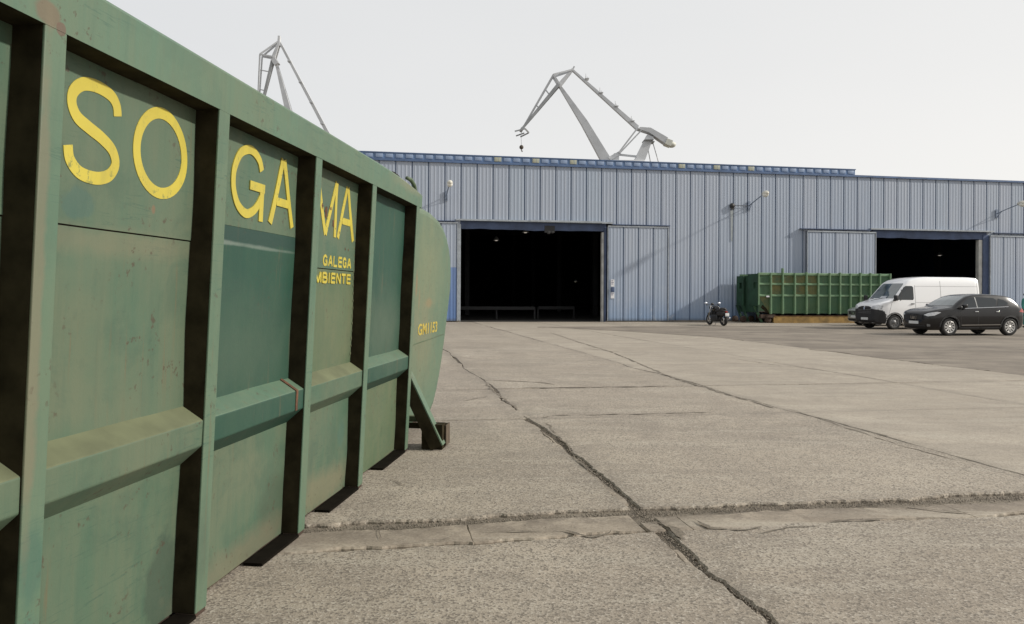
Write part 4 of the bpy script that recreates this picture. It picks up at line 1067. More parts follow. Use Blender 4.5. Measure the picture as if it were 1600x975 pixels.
# ------------------------------------------------------------------ far container beside the warehouse
fl = Vector((14.2, 44.2, 0))
fc = thing('compactor_container', 'long dark green ribbed waste container with ochre stains standing along the warehouse', 'container', fl, PHI)
LN = 8.45; FW = 2.4
rf = [0, .74, 1.48, 2.24, 2.98, 3.72, 4.46, 5.13, 5.80, 6.44, 7.10, 7.72, 8.40]
ZB, ZTOP = .62, 2.87
r1, r2 = 2.24, 1.58
stain = {(1, 1): 1, (1, 2): 1, (2, 2): 1, (3, 2): 1, (4, 2): 1, (3, 1): 1, (4, 1): 1, (0, 0): 1}
for i in range(len(rf)-1):
    a, b = rf[i]+.04, rf[i+1]-.04
    for j, (z0, z1) in enumerate(((ZB, r2-.05), (r2+.05, r1-.05), (r1+.05, ZTOP-.08))):
        m = MB(); mt = 'far_ochre' if (i, j) in stain else 'far_green'
        if i == 0 and j == 0:
            m.prism([(a-.04, z1), (b+.045, z1), (b+.045, z0), (.68, z0), (.30, z0+.55)], 'y', .06, .09)
        else:
            m.box(a-.045, b+.045, .06, .09, z0-.06, z1+.06)
        m.build('side_plate', M[mt], fc)
    for z in (r1, r2):
        m = MB(); m.prism([(.059, z+.085), (.0, z+.04), (.0, z-.03), (.059, z-.05)], 'x', a, b); m.build('side_rail', M['far_rail'], fc)
    hi = .09 if i == 2 else 0
    m = MB(); m.prism([(.059, ZTOP-.12), (.0, ZTOP-.09), (.0, ZTOP+.01), (.04, ZTOP+.04), (.12, ZTOP+.04), (.12, ZTOP-.12)], 'x', a, b)
    m.build('top_rail', M['far_rail'], fc)
for i, u in enumerate(rf):
    if i == 0: m = MB().box(-.04, .04, -.03, .11, 1.05, ZTOP+.02)
    else: m = MB().box(u-.04, u+.04, -.085, .11, ZB-.1 if i else 1.0, ZTOP+random.uniform(.03, .10)+(.22 if i == 2 else 0))
    o = m.build('rib', M['far_rail'], fc); bev(o, .012, 1)
MB().box(0, LN, FW-.09, FW, ZB, ZTOP).build('rear_side', M['far_green'], fc)
MB().box(.6, LN-.05, .12, FW-.1, ZB-.04, ZB+.02).build('container_floor', M['rustdark'], fc)
MB().box(LN-.1, LN, .1, FW-.1, ZB, ZTOP+.05).build('end_door', M['far_green'], fc)
# left end: dark door frames with openings
def framed(u, y0, y1, z0, z1, hy, hz, name, mat='far_dark'):
    m = MB(); th = .08
    m.box(u, u+th, y0, hy[0], z0, z1); m.box(u, u+th, hy[1], y1, z0, z1); m.box(u, u+th, hy[0]+.0005, hy[1]-.0005, z0, hz[0]); m.box(u, u+th, hy[0]+.0005, hy[1]-.0005, hz[1], z1)
    return m.build(name, M[mat], fc)
framed(-.10, .0, 1.15, 1.0, ZTOP-.02, (.10, .45), (2.0, 2.35), 'end_plate')
framed(-.18, 1.55, 2.4, .95, ZTOP-.12, (1.75, 2.05), (2.0, 2.35), 'end_plate')
MB().box(-.02, .02, .02, 2.38, .62, 2.75).build('end_bulkhead', M['far_dark'], fc)
MB().prism([(-.16, .95), (-.02, 1.0), (.42, .05), (.30, .02)], 'y', .25, .36).build('hook_arm', M['far_green'], fc)
MB().prism([(-.38, 1.0), (-.26, 1.0), (.1, .05), (-.02, .05)], 'y', 1.3, 1.42).build('hook_arm', M['far_dark'], fc)
MB().prism([(-.38, 1.0), (-.26, 1.0), (.1, .05), (-.02, .05)], 'y', 2.0, 2.12).build('hook_arm', M['far_dark'], fc)
for (u, y) in ((.62, .1), (.62, 2.1), (-.35, 1.2), (-.42, 2.1)):
    m = MB().lathe([(0, -.09), (.15, -.09), (.19, -.06), (.19, .06), (.15, .09), (0, .09)], (u, y, .19), 'y', 18); m.build('roller', M['rustdark'], fc)
MB().prism([(.32, 1.05), (.95, .42), (.95, .30), (.2, .9)], 'y', .10, .16).build('corner_gusset', M['steel_and_shade'], fc)
MB().box(.15, 1.05, .02, .5, .28, .50).cbox(.45, .9, -.05, .1, .30, .42).build('front_frame', M['rustdark'], fc)
# skid beams, ochre paint
o = MB().box(.95, 6.4, .02, .20, .0, .40).build('skid_beam', M['ochre'], fc)
MB().box(.95, 6.4, .0, .24, .401, .43).build('skid_flange', M['rust'], fc)
MB().box(.95, 8.3, 2.0, 2.2, .0, .45).build('skid_beam', M['rustdark'], fc)
for k in range(9): MB().box(1.2+k*.8, 1.28+k*.8, .25, 1.99, .30, .47).build('cross_member', M['rustdark'], fc)
MB().cbox(.45, .65, -.055, -.005, r2-.09, r2-.0, .01).build('white_tag', M['paper'], fc)

# ------------------------------------------------------------------ vehicles
def interp_s(tab, x): return interp(tab, x)
def loft_body(name, L, top, bot, half, belt, H, taper, mats, cut, parent, ax, zc=.0):
    """closed body from vertical slices; f = distance from nose, local x = ax - f"""
    fsn = []
    f = 0.0
    while f < L-.001:
        fsn.append(f); f += .04 if (f < .4 or f > L-.5) else .10
    fsn.append(L)
    rows = []
    for f in fsn:
        zt = interp(top, f); zb = interp(bot, f); w = interp(half, f); be = min(belt, zt-.07)
        def wr(z): return w*(1-taper*max(0, (z-belt))/(H-belt))
        hh = be-zb
        rr = [(0, zb), (w*.6, zb), (w*.90, zb+.01), (w*.955, zb+.06), (w*.985, zb+.3*hh), (w, zb+.55*hh), (w*.995, zb+.8*hh), (w*.98, be)]
        ze = zt-.06
        for q in (.33, .66): rr.append((wr(be+(ze-be)*q)*.98, be+(ze-be)*q))
        e = wr(ze)*.975
        rr += [(e*.985, ze), (e*.95, ze+.035), (e*.86, zt-.005), (e*.5, zt+.012), (0, zt+.018)]
        rows.append((ax-f, rr))
    n = len(rows[0][1]); vs = []; fs = []
    for x, rr in rows:
        ringp = [(x, y, z) for y, z in rr] + [(x, -y, z) for y, z in reversed(rr[1:-1])]
        vs += ringp
    N = 2*n-2
    for i in range(len(rows)-1):
        for k in range(N): fs.append((i*N+k, i*N+(k+1) % N, (i+1)*N+(k+1) % N, (i+1)*N+k))
    fs.append(tuple(range(N))); fs.append(tuple((len(rows)-1)*N+k for k in range(N)))
    me = MB().add(vs, fs, 0, True).mesh(name, mats)
    tmp = link('tmp', me)
    cm = MB()
    for (x, r, z) in cut:
        for sy in (-1, 1):
            y0, y1 = (interp(half, ax-x)-.30)*sy, (interp(half, ax-x)+.3)*sy
            cm.lathe([(0, y0), (r, y0), (r, y1), (0, y1)], (x, 0, z), 'y', 32, 1)
    cme = cm.mesh('cut', mats)
    bm = bmesh.new(); bm.from_mesh(cme); bmesh.ops.remove_doubles(bm, verts=bm.verts, dist=1e-5); bmesh.ops.recalc_face_normals(bm, faces=bm.faces); bm.to_mesh(cme); bm.free()
    cu = link('cut', cme); md_ = tmp.modifiers.new('b', 'BOOLEAN'); md_.object = cu; md_.operation = 'DIFFERENCE'; md_.solver = 'EXACT'
    bpy.context.view_layer.update(); dg = bpy.context.evaluated_depsgraph_get()
    res = bpy.data.meshes.new_from_object(tmp.evaluated_get(dg))
    bpy.data.objects.remove(tmp); bpy.data.objects.remove(cu)
    res.name = name
    o = link(name, res, parent)
    # sharp shading at the arch cut
    try: res.set_sharp_from_angle(angle=radians(38))
    except Exception: pass
    bm = bmesh.new(); bm.from_mesh(res); bvh = BVHTree.FromBMesh(bm); bm.free()
    return o, bvh
def patch(name, bvh, poly, ex, dr, mat, parent, off=.006, step=.06, depth=.03, org=(0,0,0), smooth=True):
    """conforming thick panel: 2D outline (along ex, z) projected along dr on the body"""
    bm = bmesh.new(); vs = [bm.verts.new((p[0], p[1], 0)) for p in poly]; bm.faces.new(vs)
    for _ in range(7):
        le = [e for e in bm.edges if e.calc_length() > step]
        if not le: break
        bmesh.ops.subdivide_edges(bm, edges=le, cuts=1); bmesh.ops.triangulate(bm, faces=[f for f in bm.faces if len(f.verts) > 3])
    bmesh.ops.triangulate(bm, faces=bm.faces)
    ex = Vector(ex).normalized(); dr = Vector(dr).normalized(); org = Vector(org)
    hits = {}
    for v in bm.verts:
        o = org + ex*v.co.x + Vector((0, 0, 1))*v.co.y - dr*6
        h = bvh.ray_cast(o, dr, 12)
        hits[v] = h[0]
    good = [v for v in bm.verts if hits[v] is not None]
    for v in bm.verts:
        if hits[v] is None:
            nb = min(good, key=lambda g_: (g_.co-v.co).length); hits[v] = hits[nb]
    for v in bm.verts: v.co = hits[v] - dr*off
    be = [e for e in bm.edges if e.is_boundary]
    r = bmesh.ops.extrude_edge_only(bm, edges=be)
    for v in [g_ for g_ in r['geom'] if isinstance(g_, bmesh.types.BMVert)]: v.co += dr*depth
    bmesh.ops.recalc_face_normals(bm, faces=bm.faces)
    me = bpy.data.meshes.new(name); bm.to_mesh(me); bm.free(); me.materials.append(mat)
    for p in me.polygons: p.use_smooth = smooth
    try: me.set_sharp_from_angle(angle=radians(50))
    except Exception: pass
    return link(name, me, parent)
def wheel(parent, x, y, r, sgn, style, wdt=.22):
    t = MB(); w = wdt/2
    prof = [(r*.66, -w*.9), (r*.80, -w), (r*.95, -w*.95), (r*.99, -w*.7), (r, 0), (r*.99, w*.7), (r*.95, w*.95), (r*.80, w), (r*.66, w*.9), (r*.66, -w*.9)]
    t.lathe(prof, (x, y, r), 'y', 32); o = t.build('wheel', M['tyre'], parent)
    m = MB(); yo = y+sgn*w*.75
    m.lathe([(r*.67, -sgn*.04), (r*.67, sgn*.02), (r*.62, sgn*.025), (r*.60, -sgn*.02), (r*.60, -sgn*.05)], (x, yo, r), 'y', 32)
    if style == 'alloy':
        m.lathe([(0, sgn*.012), (r*.15, sgn*.010), (r*.17, -sgn*.02), (r*.05, -sgn*.03)], (x, yo, r), 'y', 16)
        for k in range(10):
            a = 2*pi*k/10; d = Vector((cos(a), 0, sin(a)))
            m.beam(Vector((x, yo-sgn*.005, r))+d*r*.12, Vector((x, yo+sgn*.004, r))+d*r*.62, .03, r*.10, .03, r*.17)
        m.build('rim', M['alloy'], o)
        MB().lathe([(0, -sgn*.045), (r*.64, -sgn*.05)], (x, yo, r), 'y', 24).build('brake_disc', M['plastic'], o)
    else:
        m.lathe([(0, sgn*.03), (r*.2, sgn*.03), (r*.24, sgn*.0), (r*.42, -sgn*.01), (r*.58, sgn*.01), (r*.60, -sgn*.03)], (x, yo, r), 'y', 28)
        m.build('rim', M['steelwheel'], o)
        for k in range(8):
            q = MB(); a = 2*pi*k/8+.2; q.ellipsoid((x+cos(a)*r*.42, yo+sgn*.0, r+sin(a)*r*.42), r*.065, .012, r*.065, 8); q.build('rim_hole', M['plastic'], o)
    return o
SX, SY = (1, 0, 0), (0, 1, 0)
def side(name, bvh, pts, mat, par, sgn=1, **k):
    return patch(name, bvh, pts, (1, 0, 0), (0, -sgn, 0), mat, par, **k)
def front(name, bvh, pts, mat, par, sgn=1, **k):
    return patch(name, bvh, pts, (0, 1, 0), (-sgn, 0, 0), mat, par, **k)
def line(p, q, w):
    d = Vector((q[0]-p[0], q[1]-p[1])).normalized(); n_ = Vector((-d.y, d.x))*w/2
    return [(p[0]+n_.x, p[1]+n_.y), (p[0]-n_.x, p[1]-n_.y), (q[0]-n_.x, q[1]-n_.y), (q[0]+n_.x, q[1]+n_.y)]
def mirror_y(pts): return [(-a, b) for a, b in pts][::-1]

# --- white van, nose to the left
van = thing('delivery_van', 'white panel van with black bumper parked nose left behind the black car', 'van', (18.05, 36.6, 0), PHI+pi)
# shift so that the near side is local +y ; origin at front axle centre
van.location = Vector((18.0, 36.1, 0)) + Vector((-TY, TX, 0))*1.0
VL, VA = 5.45, .86
vtop = [(0, 1.04), (.03, 1.12), (.10, 1.19), (.28, 1.27), (.52, 1.345), (.78, 1.42), (.88, 1.48), (1.15, 1.79), (1.40, 2.07), (1.55, 2.23), (1.75, 2.35), (2.1, 2.45), (2.6, 2.50), (4.9, 2.50), (5.3, 2.47), (5.40, 2.42), (5.45, 2.34)]
vbot = [(0, .42), (.08, .30), (.3, .24), (1.2, .27), (5.2, .30), (5.45, .42)]
vhalf = [(0, .70), (.04, .80), (.12, .89), (.25, .95), (.5, 1.0), (1.0, 1.02), (5.2, 1.02), (5.4, 1.0), (5.45, .96)]
vb, vv = loft_body('body', VL, vtop, vbot, vhalf, 1.38, 2.5, .12, [M['van_white'], M['plastic']], [(0, .405, .34), (VA-4.5, .405, .34)], van, VA)
for x in (0, VA-4.5):
    for s in (1, -1): wheel(van, x, s*.885, .345, s, 'steel', .22)
# windscreen
ws = [(-.86, 1.47), (.86, 1.47), (.76, 2.13), (.70, 2.19), (-.70, 2.19), (-.76, 2.13)]
front('windscreen', vv, ws, M['windscreen'], van, off=.008)
for s in (1, -1):
    side('door_window', vv, [(-.04, 1.40), (-.95, 1.40), (-1.0, 1.46), (-1.0, 2.0), (-.94, 2.06), (-.62, 2.06), (-.52, 2.0)], M['glass'], van, s, off=.006)
    side('quarter_glass', vv, [(.10, 1.355), (.02, 1.36), (-.28, 1.68)], M['glass'], van, s, off=.007) if False else None
    side('window_divider', vv, line((-.30, 1.36), (-.42, 2.02), .035), M['plastic'], van, s, off=.009)
    for ln in (line((-1.08, .42), (-1.08, 2.1), .014), line((.30, .75), (.13, 1.32), .012), line((-2.45, .42), (-2.45, 2.30), .014), line((-4.45, 1.0), (-4.45, 2.25), .012), line((-1.1, 1.28), (-4.45, 1.28), .012), line((-1.1, 2.05), (-4.45, 2.05), .010)):
        side('panel_seam', vv, ln, M['steelwheel'], van, s, off=.003, depth=.01, step=.15)
    side('sill_trim', vv, [(-.5, .40), (-3.15, .40), (-3.15, .50), (-.5, .50)], M['plastic'], van, s, off=.012, step=.15)
    side('rub_strip', vv, [(-.55, .66), (-3.1, .66), (-3.1, .74), (-.55, .74)], M['van_white'], van, s, off=.016, step=.15)
    MB().cbox(-1.00, -.84, s*1.03-.02, s*1.03+.03, 1.20, 1.24, .008).build('door_handle', M['plastic'], van)
    m = MB(); m.cbox(-.02, .10, s*1.13-.10, s*1.13+.10, 1.36, 1.62, .03); m.cbox(.0, .08, s*1.02-.06, s*1.02+.08, 1.34, 1.42, .015); m.build('door_mirror', M['plastic'], van)
# black lower face
blk = [(-.98, .26), (.98, .26), (1.0, .60), (.95, .90), (.70, .99), (.45, 1.05), (.24, 1.10), (-.24, 1.10), (-.45, 1.05), (-.70, .99), (-.95, .90), (-1.0, .60)]
front('front_bumper', vv, blk, M['plastic'], van, off=.02, step=.09, depth=.05)
for s in (1, -1):
    side('bumper_corner', vv, [(VA-.10, .28), (.44, .28), (.44, .62), (.52, .86), (VA-.10, .88)], M['plastic'], van, s, off=.014, depth=.03)
    side('arch_trim', vv, [( .47*cos(t), .34+.47*sin(t)) for t in [pi*i/14 for i in range(15)]] + [(.405*cos(t), .34+.405*sin(t)) for t in [pi*(14-i)/14 for i in range(15)]], M['plastic'], van, s, off=.012) if True else None
    hl = [(.46, .99), (.80, .94), (.94, .95), (.95, 1.12), (.82, 1.17), (.58, 1.11)]
    hl = [(s*a, b) for a, b in hl]
    front('headlight', vv, hl if s > 0 else hl[::-1], M['headlamp'], van, off=.024)
    front('daylight_strip', vv, [(s*.35, .62), (s*.40, .62), (s*.34, .95), (s*.30, .93)], M['chrome'], van, off=.032) if False else None
for z in (.76, .84, .92):
    front('grille_bar', vv, [(-.48, z), (.48, z), (.48, z+.016), (-.48, z+.016)], M['steelwheel'], van, off=.03, depth=.02)
front('emblem', vv, [(0, .90), (.06, 1.0), (0, 1.10), (-.06, 1.0)], M['chrome'], van, off=.045, depth=.02)
front('number_plate', vv, [(-.26, .44), (.26, .44), (.26, .55), (-.26, .55)], M['plate'], van, off=.035)
MB().tube([(.55, 0, 1.36), (.50, .35, 1.42), (.48, .75, 1.46)], .012, 6).build('wiper', M['plastic'], van)
MB().tube([(.55, -.6, 1.36), (.50, -.25, 1.42), (.48, .1, 1.46)], .012, 6).build('wiper', M['plastic'], van)
front('dashboard_paper', vv, [(-.1, 1.44), (.35, 1.44), (.32, 1.58), (-.08, 1.58)], M['headlamp'], van, off=.011, depth=.01)
MB().box(VA-5.5, VA-5.445, -.85, .85, .42, .58).build('rear_bumper', M['plastic'], van)
for s in (1, -1): MB().cbox(VA-5.46, VA-5.36, s*.96-.04, s*.96+.03, 1.0, 1.45, .01).build('tail_light', M['taillamp'], van)

# --- crossover cars
def crossover(paint, label, cat_loc, sc_=1.05):
    c = thing('parked_car', label, 'car', cat_loc, PHI+pi)
    c.scale = (sc_, sc_, sc_)
    L, A = 4.30, .88
    top = [(0, .80), (.04, .88), (.12, .94), (.40, 1.02), (.80, 1.08), (1.05, 1.115), (1.13, 1.16), (1.45, 1.37), (1.75, 1.52), (2.0, 1.585), (2.5, 1.615), (3.1, 1.595), (3.5, 1.555), (3.70, 1.50), (3.86, 1.38), (4.0, 1.25), (4.14, 1.13), (4.25, 1.02), (4.30, .90)]
    bot = [(0, .36), (.08, .26), (.3, .21), (4.0, .23), (4.22, .34), (4.3, .46)]
    half = [(0, .52), (.03, .62), (.10, .74), (.22, .82), (.45, .87), (.9, .89), (3.5, .89), (3.95, .86), (4.15, .80), (4.26, .73), (4.3, .66)]
    body, bv = loft_body('body', L, top, bot, half, 1.02, 1.615, .24, [paint, M['plastic']], [(0, .385, .345), (A-3.53, .385, .345)], c, A)
    for x in (0, A-3.53):
        for s in (1, -1): wheel(c, x, s*.765, .345, s, 'alloy', .215)
    front('windscreen', bv, [(-.70, 1.17), (.70, 1.17), (.58, 1.50), (.53, 1.54), (-.53, 1.54), (-.58, 1.50)], M['windscreen'], c, off=.006)
    front('rear_window', bv, [(-.56, 1.15), (.56, 1.15), (.50, 1.40), (-.50, 1.40)], M['glass'], c, -1, off=.006)
    for s in (1, -1):
        side('front_window', bv, [(-.46, 1.07), (-1.18, 1.08), (-1.18, 1.49), (-1.0, 1.47), (-.78, 1.36)], M['glass'], c, s, off=.006)
        side('rear_window', bv, [(-1.24, 1.08), (-2.02, 1.105), (-2.14, 1.38), (-2.02, 1.465), (-1.24, 1.50)], M['glass'], c, s, off=.006)
        side('quarter_glass', bv, [(-2.10, 1.11), (-2.56, 1.20), (-2.62, 1.27), (-2.46, 1.39), (-2.23, 1.44)], M['glass'], c, s, off=.006)
        side('window_trim', bv, line((-.44, 1.052), (-2.60, 1.13), .012), M['chrome'], c, s, off=.010, step=.15)
        side('pillar_trim', bv, line((-1.21, 1.08), (-1.21, 1.49), .04), M['steelwheel'], c, s, off=.008)
        side('roof_rail', bv, line((-.9, 1.47), (-2.3, 1.475), .02), M['chrome'], c, s, off=.01, step=.15) if False else None
        side('sill_trim', bv, [(-.40, .24), (-2.25, .25), (-2.25, .34), (-.40, .33)], M['plastic'], c, s, off=.012, step=.12)
        side('door_moulding', bv, [(-.50, .405), (-2.22, .42), (-2.22, .44), (-.50, .425)], M['chrome'], c, s, off=.014, step=.15)
        arch = lambda x: [(x+.45*cos(t), .345+.45*sin(t)) for t in [pi*i/14 for i in range(15)]] + [(x+.386*cos(t), .345+.386*sin(t)) for t in [pi*(14-i)/14 for i in range(15)]]
        side('arch_trim', bv, arch(0), M['plastic'], c, s, off=.014); side('arch_trim', bv, arch(A-3.53), M['plastic'], c, s, off=.014)
        for ln in (line((-.50, .35), (-.46, 1.02), .010), line((-1.23, .36), (-1.23, 1.04), .010), line((-2.14, 1.06), (-2.20, .80), .010)):
            side('panel_seam', bv, ln, M['plastic'], c, s, off=.002, depth=.01, step=.15)
        for x in (-1.12, -2.05): MB().cbox(x-.09, x+.05, s*.885-.015, s*.885+.025, .92, .95, .007).build('door_handle', M['chrome'] if paint == M['car_black'] else paint, c)
        m = MB(); m.cbox(-.62, -.48, s*.99-.09, s*.99+.08, 1.08, 1.22, .03); m.cbox(-.62, -.55, s*.88-.04, s*.88+.06, 1.02, 1.07, .01); m.build('door_mirror', paint, c)
        hd = Vector((-1, -s*.9, 0)).normalized(); ex = Vector((s*hd.y, -s*hd.x, 0))
        # headlight on the diagonal
        exv = Vector((-hd.y, hd.x, 0))*(1 if s > 0 else -1)
        if exv.y*s < 0: pass
        cen = Vector((.55, s*.62, 0)); e2 = Vector((hd.y, -hd.x, 0)); 
        if e2.x > 0: e2 = -e2           # towards the rear of the car
        patch('headlight', bv, [(-.28, .80), (-.12, .75), (.10, .78), (.30, .90), (.18, .925), (-.10, .88)], e2, hd, M['headlamp'], c, off=.010, org=cen)
        patch('fog_lamp', bv, [(-.16, .36), (-.04, .36), (-.04, .44), (-.16, .46)], e2, hd, M['steelwheel'], c, off=.010, org=cen)
        patch('tail_light', bv, [(-.18, .93), (.20, .88), (.22, 1.04), (-.05, 1.06)], Vector((e2.x, -e2.y, 0)), Vector((-hd.x, hd.y, 0)), M['taillamp'], c, off=.010, org=Vector((A-3.98, s*.62, 0)))
    front('grille', bv, [(-.44, .62), (.44, .62), (.50, .82), (-.50, .82)], M['plastic'], c, off=.012)
    for s in (-1, 1): front('grille_chrome', bv, [(s*.11, .62), (s*.15, .62), (s*.20, .82), (s*.15, .82)][::s], M['chrome'], c, off=.022)
    front('emblem', bv, [(.09*cos(a), .69+.06*sin(a)) for a in [2*pi*i/12 for i in range(12)]], M['chrome'], c, off=.03)
    front('number_plate', bv, [(-.26, .45), (.26, .45), (.26, .56), (-.26, .56)], M['plate'], c, off=.02)
    front('bumper_intake', bv, [(-.55, .26), (.55, .26), (.62, .40), (-.62, .40)], M['plastic'], c, off=.01)
    front('rear_plate', bv, [(-.26, .70), (.26, .70), (.26, .81), (-.26, .81)], M['plate'], c, -1, off=.01)
    return c
loc = Vector((17.30, 30.4, 0)) + Vector((-TY, TX, 0))*.84
blackcar = crossover(M['car_black'], 'black crossover car with silver multi spoke wheels parked nose left in front of the van', loc, 1.03)
loc2 = whloc(0, 0)
silver = crossover(M['car_silver'], 'silver car almost hidden behind the white van, only its nose showing', Vector((19.15, 41.3, 0)), .95)

# --- motorcycle, seen from behind, front wheel away and to the left
mcp = Vector(((1131-800)/1200*39.7, 39.7, 0))
mo = thing('motorcycle', 'black motorcycle with white mirrors and white plate standing before the warehouse wall', 'motorcycle', mcp, radians(90+15))
# local x forward, rear axle at the origin
for x, wdt in ((0, .15), (1.42, .12)):
    m = MB(); r = .31; w = wdt/2
    m.lathe([(.22, -w*.8), (.28, -w), (.305, -w*.5), (.31, 0), (.305, w*.5), (.28, w), (.22, w*.8), (.22, -w*.8)], (x, 0, r), 'y', 28); o = m.build('wheel', M['tyre'], mo)
    m = MB(); m.lathe([(.225, -.04), (.20, -.03), (.20, .03), (.225, .04)], (x, 0, r), 'y', 28); m.lathe([(0, -.06), (.05, -.06), (.05, .06), (0, .06)], (x, 0, r), 'y', 14)
    for k in range(6):
        a = 2*pi*k/6; m.beam((x+.04*cos(a), 0, r+.04*sin(a)), (x+.21*cos(a), 0, r+.21*sin(a)), .03, .03)
    m.build('rim', M['plastic'], o)
    MB().lathe([(.07, .05), (.14, .05), (.14, .056), (.07, .056)], (x, .01, r), 'y', 24).build('brake_disc', M['alloy'], o)
m = MB()
for s in (-.10, .10): m.tube([(1.42, s, .31), (1.22, s, .78), (1.12, s, 1.02)], [.024, .026, .026], 8)
m.build('fork', M['chrome'], mo)
m = MB(); m.tube([(1.12, -.38, 1.07), (1.13, -.2, 1.08), (1.16, 0, 1.05), (1.13, .2, 1.08), (1.12, .38, 1.07)], .014, 8)
m.tube([(1.10, -.40, 1.07), (1.13, -.27, 1.08)], .02, 8); m.tube([(1.10, .40, 1.07), (1.13, .27, 1.08)], .02, 8); m.build('handlebar', M['plastic'], mo)
for s in (-1, 1):
    m = MB(); m.tube([(1.12, s*.27, 1.08), (1.14, s*.34, 1.14), (1.14, s*.38, 1.16)], .008, 6); m.build('mirror_stalk', M['plastic'], mo)
    MB().ellipsoid((1.14, s*.39, 1.17), .035, .085, .055, 12).build('mirror', M['mirror'], mo)
m = MB(); m.ellipsoid((1.30, 0, .93), .11, .10, .11, 16); m.build('headlamp', M['plastic'], mo)
MB().ellipsoid((1.16, 0, 1.12), .05, .10, .06, 12).build('instrument_pod', M['plastic'], mo)
MB().ellipsoid((.80, 0, .88), .34, .19, .17, 18).build('fuel_tank', M['car_black'], mo)
m = MB(); m.cbox(-.12, .62, -.15, .15, .72, .86, .04); m.ellipsoid((.10, 0, .87), .26, .15, .08, 14); m.cbox(-.20, .45, -.17, .17, .52, .73, .04); m.build('seat', M['seat'], mo)
m = MB(); m.cbox(.40, 1.0, -.20, .20, .22, .56, .05); m.cbox(.95, 1.08, -.15, .15, .45, .80, .02)
for k in range(6): m.box(.66+k*.0, .92, -.13, .13, .54+k*.035, .555+k*.035)
m.cbox(.68, .90, -.10, .10, .52, .74, .02); m.build('engine', M['plastic'], mo)
m = MB(); m.tube([(1.12, 0, .98), (.9, 0, .74), (.45, 0, .70), (.1, 0, .76)], .025, 8)
m.tube([(1.10, 0, .92), (1.02, 0, .5), (.9, 0, .3), (.45, 0, .3), (.40, 0, .68)], .022, 8)
for s in (-.09, .09): m.tube([(.42, s, .36), (0, s, .31)], .022, 8); m.tube([(.05, s, .36), (.18, s, .74)], .024, 8)
m.build('frame', M['plastic'], mo)
MB().tube([(.95, -.14, .45), (.98, -.16, .28), (.6, -.18, .22), (.25, -.19, .30), (-.25, -.20, .42)], [.02, .022, .028, .045, .05], 10).build('exhaust', M['chrome'], mo)
m = MB(); vs = []
for k in range(9):
    a = radians(20+k*16); vs.append((.36*cos(a), .36*sin(a)+.31))
m.tube([(x, 0, z) for x, z in vs], .05, 8); m.build('rear_mudguard', M['plastic'], mo)
m = MB(); m.tube([(1.42+.34*cos(radians(60+k*14)), 0, .31+.34*sin(radians(60+k*14))) for k in range(7)], .045, 8); m.build('front_mudguard', M['plastic'], mo)
o = MB().cbox(-.345, -.33, -.11, .11, .50, .66, .004).build('number_plate', M['plate'], mo)
MB().cbox(-.30, -.22, -.06, .06, .70, .76, .012).build('tail_lamp', M['taillamp'], mo)
MB().tube([(-.32, 0, .6), (-.15, 0, .74), (.1, 0, .78)], .02, 6).build('plate_bracket', M['plastic'], mo)
MB().ellipsoid((1.0, .19, 1.0), .05, .05, .03, 8).ellipsoid((1.0, -.19, 1.0), .05, .05, .03, 8).build('fairing_trim', M['alloy'], mo)
MB().tube([(.5, .12, .28), (.42, .26, .02)], .012, 6).build('side_stand', M['plastic'], mo)

# --- person at the right edge
pp = Vector(((1603-800)/1200*39.4, 39.4, 0))
pe = thing('person', 'person in teal work coverall with dark hair standing by the wall at the right edge', 'person', pp, radians(200))
def skinned(name, chain, mat, parent, sub=2):
    vs = [c[0] for c in chain['v']]; rs = [c[1] for c in chain['v']]
    me = bpy.data.meshes.new(name); me.from_pydata(vs, chain['e'], [])
    ob = bpy.data.objects.new('tmp_skin', me); COL.objects.link(ob)
    sk = ob.modifiers.new('s', 'SKIN'); su = ob.modifiers.new('u', 'SUBSURF'); su.levels = sub; su.render_levels = sub
    for i, r in enumerate(rs):
        d = me.skin_vertices[0].data[i]; d.radius = (r, r) if not hasattr(r, '__len__') else r
    me.skin_vertices[0].data[0].use_root = True
    bpy.context.view_layer.update(); dg = bpy.context.evaluated_depsgraph_get()
    res = bpy.data.meshes.new_from_object(ob.evaluated_get(dg)); bpy.data.objects.remove(ob)
    res.materials.clear(); res.materials.append(mat)
    for p in res.polygons: p.use_smooth = True
    return link(name, res, parent)
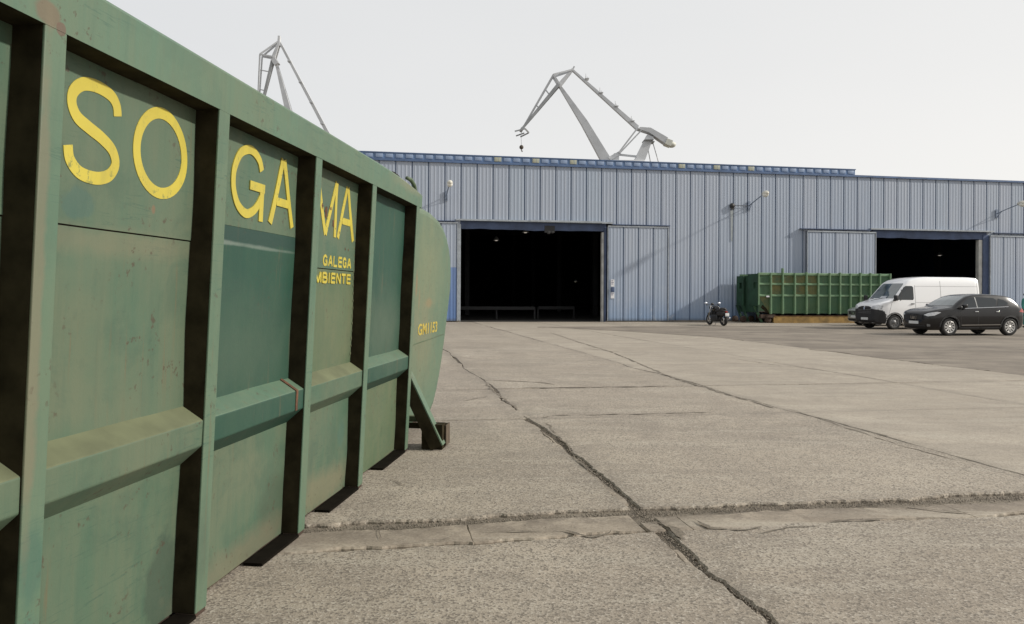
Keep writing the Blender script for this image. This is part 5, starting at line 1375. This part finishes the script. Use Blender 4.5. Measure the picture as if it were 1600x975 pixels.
V = [((0,0,.95),(.17,.12)), ((0,0,1.12),(.15,.11)), ((0,0,1.32),(.18,.12)), ((0,0,1.45),(.12,.09)), ((0,0,1.52),(.055,.055)),
     ((-.20,0,1.43),.07), ((-.25,.0,1.15),.052), ((-.26,.06,.92),.04), ((.20,0,1.43),.07), ((.25,0,1.15),.052), ((.26,.06,.92),.04),
     ((-.10,0,.86),.10), ((-.11,.02,.50),.075), ((-.12,0,.12),.06), ((.10,0,.86),.10), ((.11,.02,.50),.075), ((.12,0,.12),.06)]
E = [(0,1),(1,2),(2,3),(3,4),(3,5),(5,6),(6,7),(3,8),(8,9),(9,10),(0,11),(11,12),(12,13),(0,14),(14,15),(15,16)]
skinned('body', {'v': V, 'e': E}, M['coverall'], pe)
m = MB(); m.ellipsoid((0, .01, 1.67), .078, .098, .115, 20); m.ellipsoid((0, .105, 1.66), .014, .022, .02, 8); m.ellipsoid((-.08, .01, 1.66), .012, .02, .03, 8); m.ellipsoid((.08, .01, 1.66), .012, .02, .03, 8); m.tube([(0, 0, 1.50), (0, 0, 1.60)], .05, 12)
m.build('head', M['skin'], pe)
MB().ellipsoid((0, -.015, 1.70), .088, .103, .105, 18).build('hair', M['hair'], pe)
MB().ellipsoid((-.03, .103, 1.685), .012, .008, .008, 8).ellipsoid((.03, .103, 1.685), .012, .008, .008, 8).build('eyes', M['hair'], pe)
for s in (-1, 1):
    hv = [((s*.26,.07,.90),(.022,.03)), ((s*.262,.09,.84),(.018,.035))]; he = [(0, 1)]
    for k in range(4):
        b0 = len(hv); yy = .062+k*.019; ln_ = (.065, .075, .07, .055)[3-k]
        hv += [((s*.262, yy, .81), .0085), ((s*.258, yy+.006, .81-ln_*.5), .008), ((s*.25, yy+.010, .81-ln_), .007)]
        he += [(1, b0), (b0, b0+1), (b0+1, b0+2)]
    b0 = len(hv); hv += [((s*.25, .125, .86), .010), ((s*.24, .145, .82), .008)]; he += [(0, b0), (b0, b0+1)]
    skinned('hand', {'v': hv, 'e': he}, M['skin'], pe, 1)
    m = MB(); m.ellipsoid((s*.12, .05, .05), .055, .14, .055, 14); m.v = [(v[0], v[1], max(v[2], .0)) for v in m.v]; m.build('boot', M['boot'], pe)
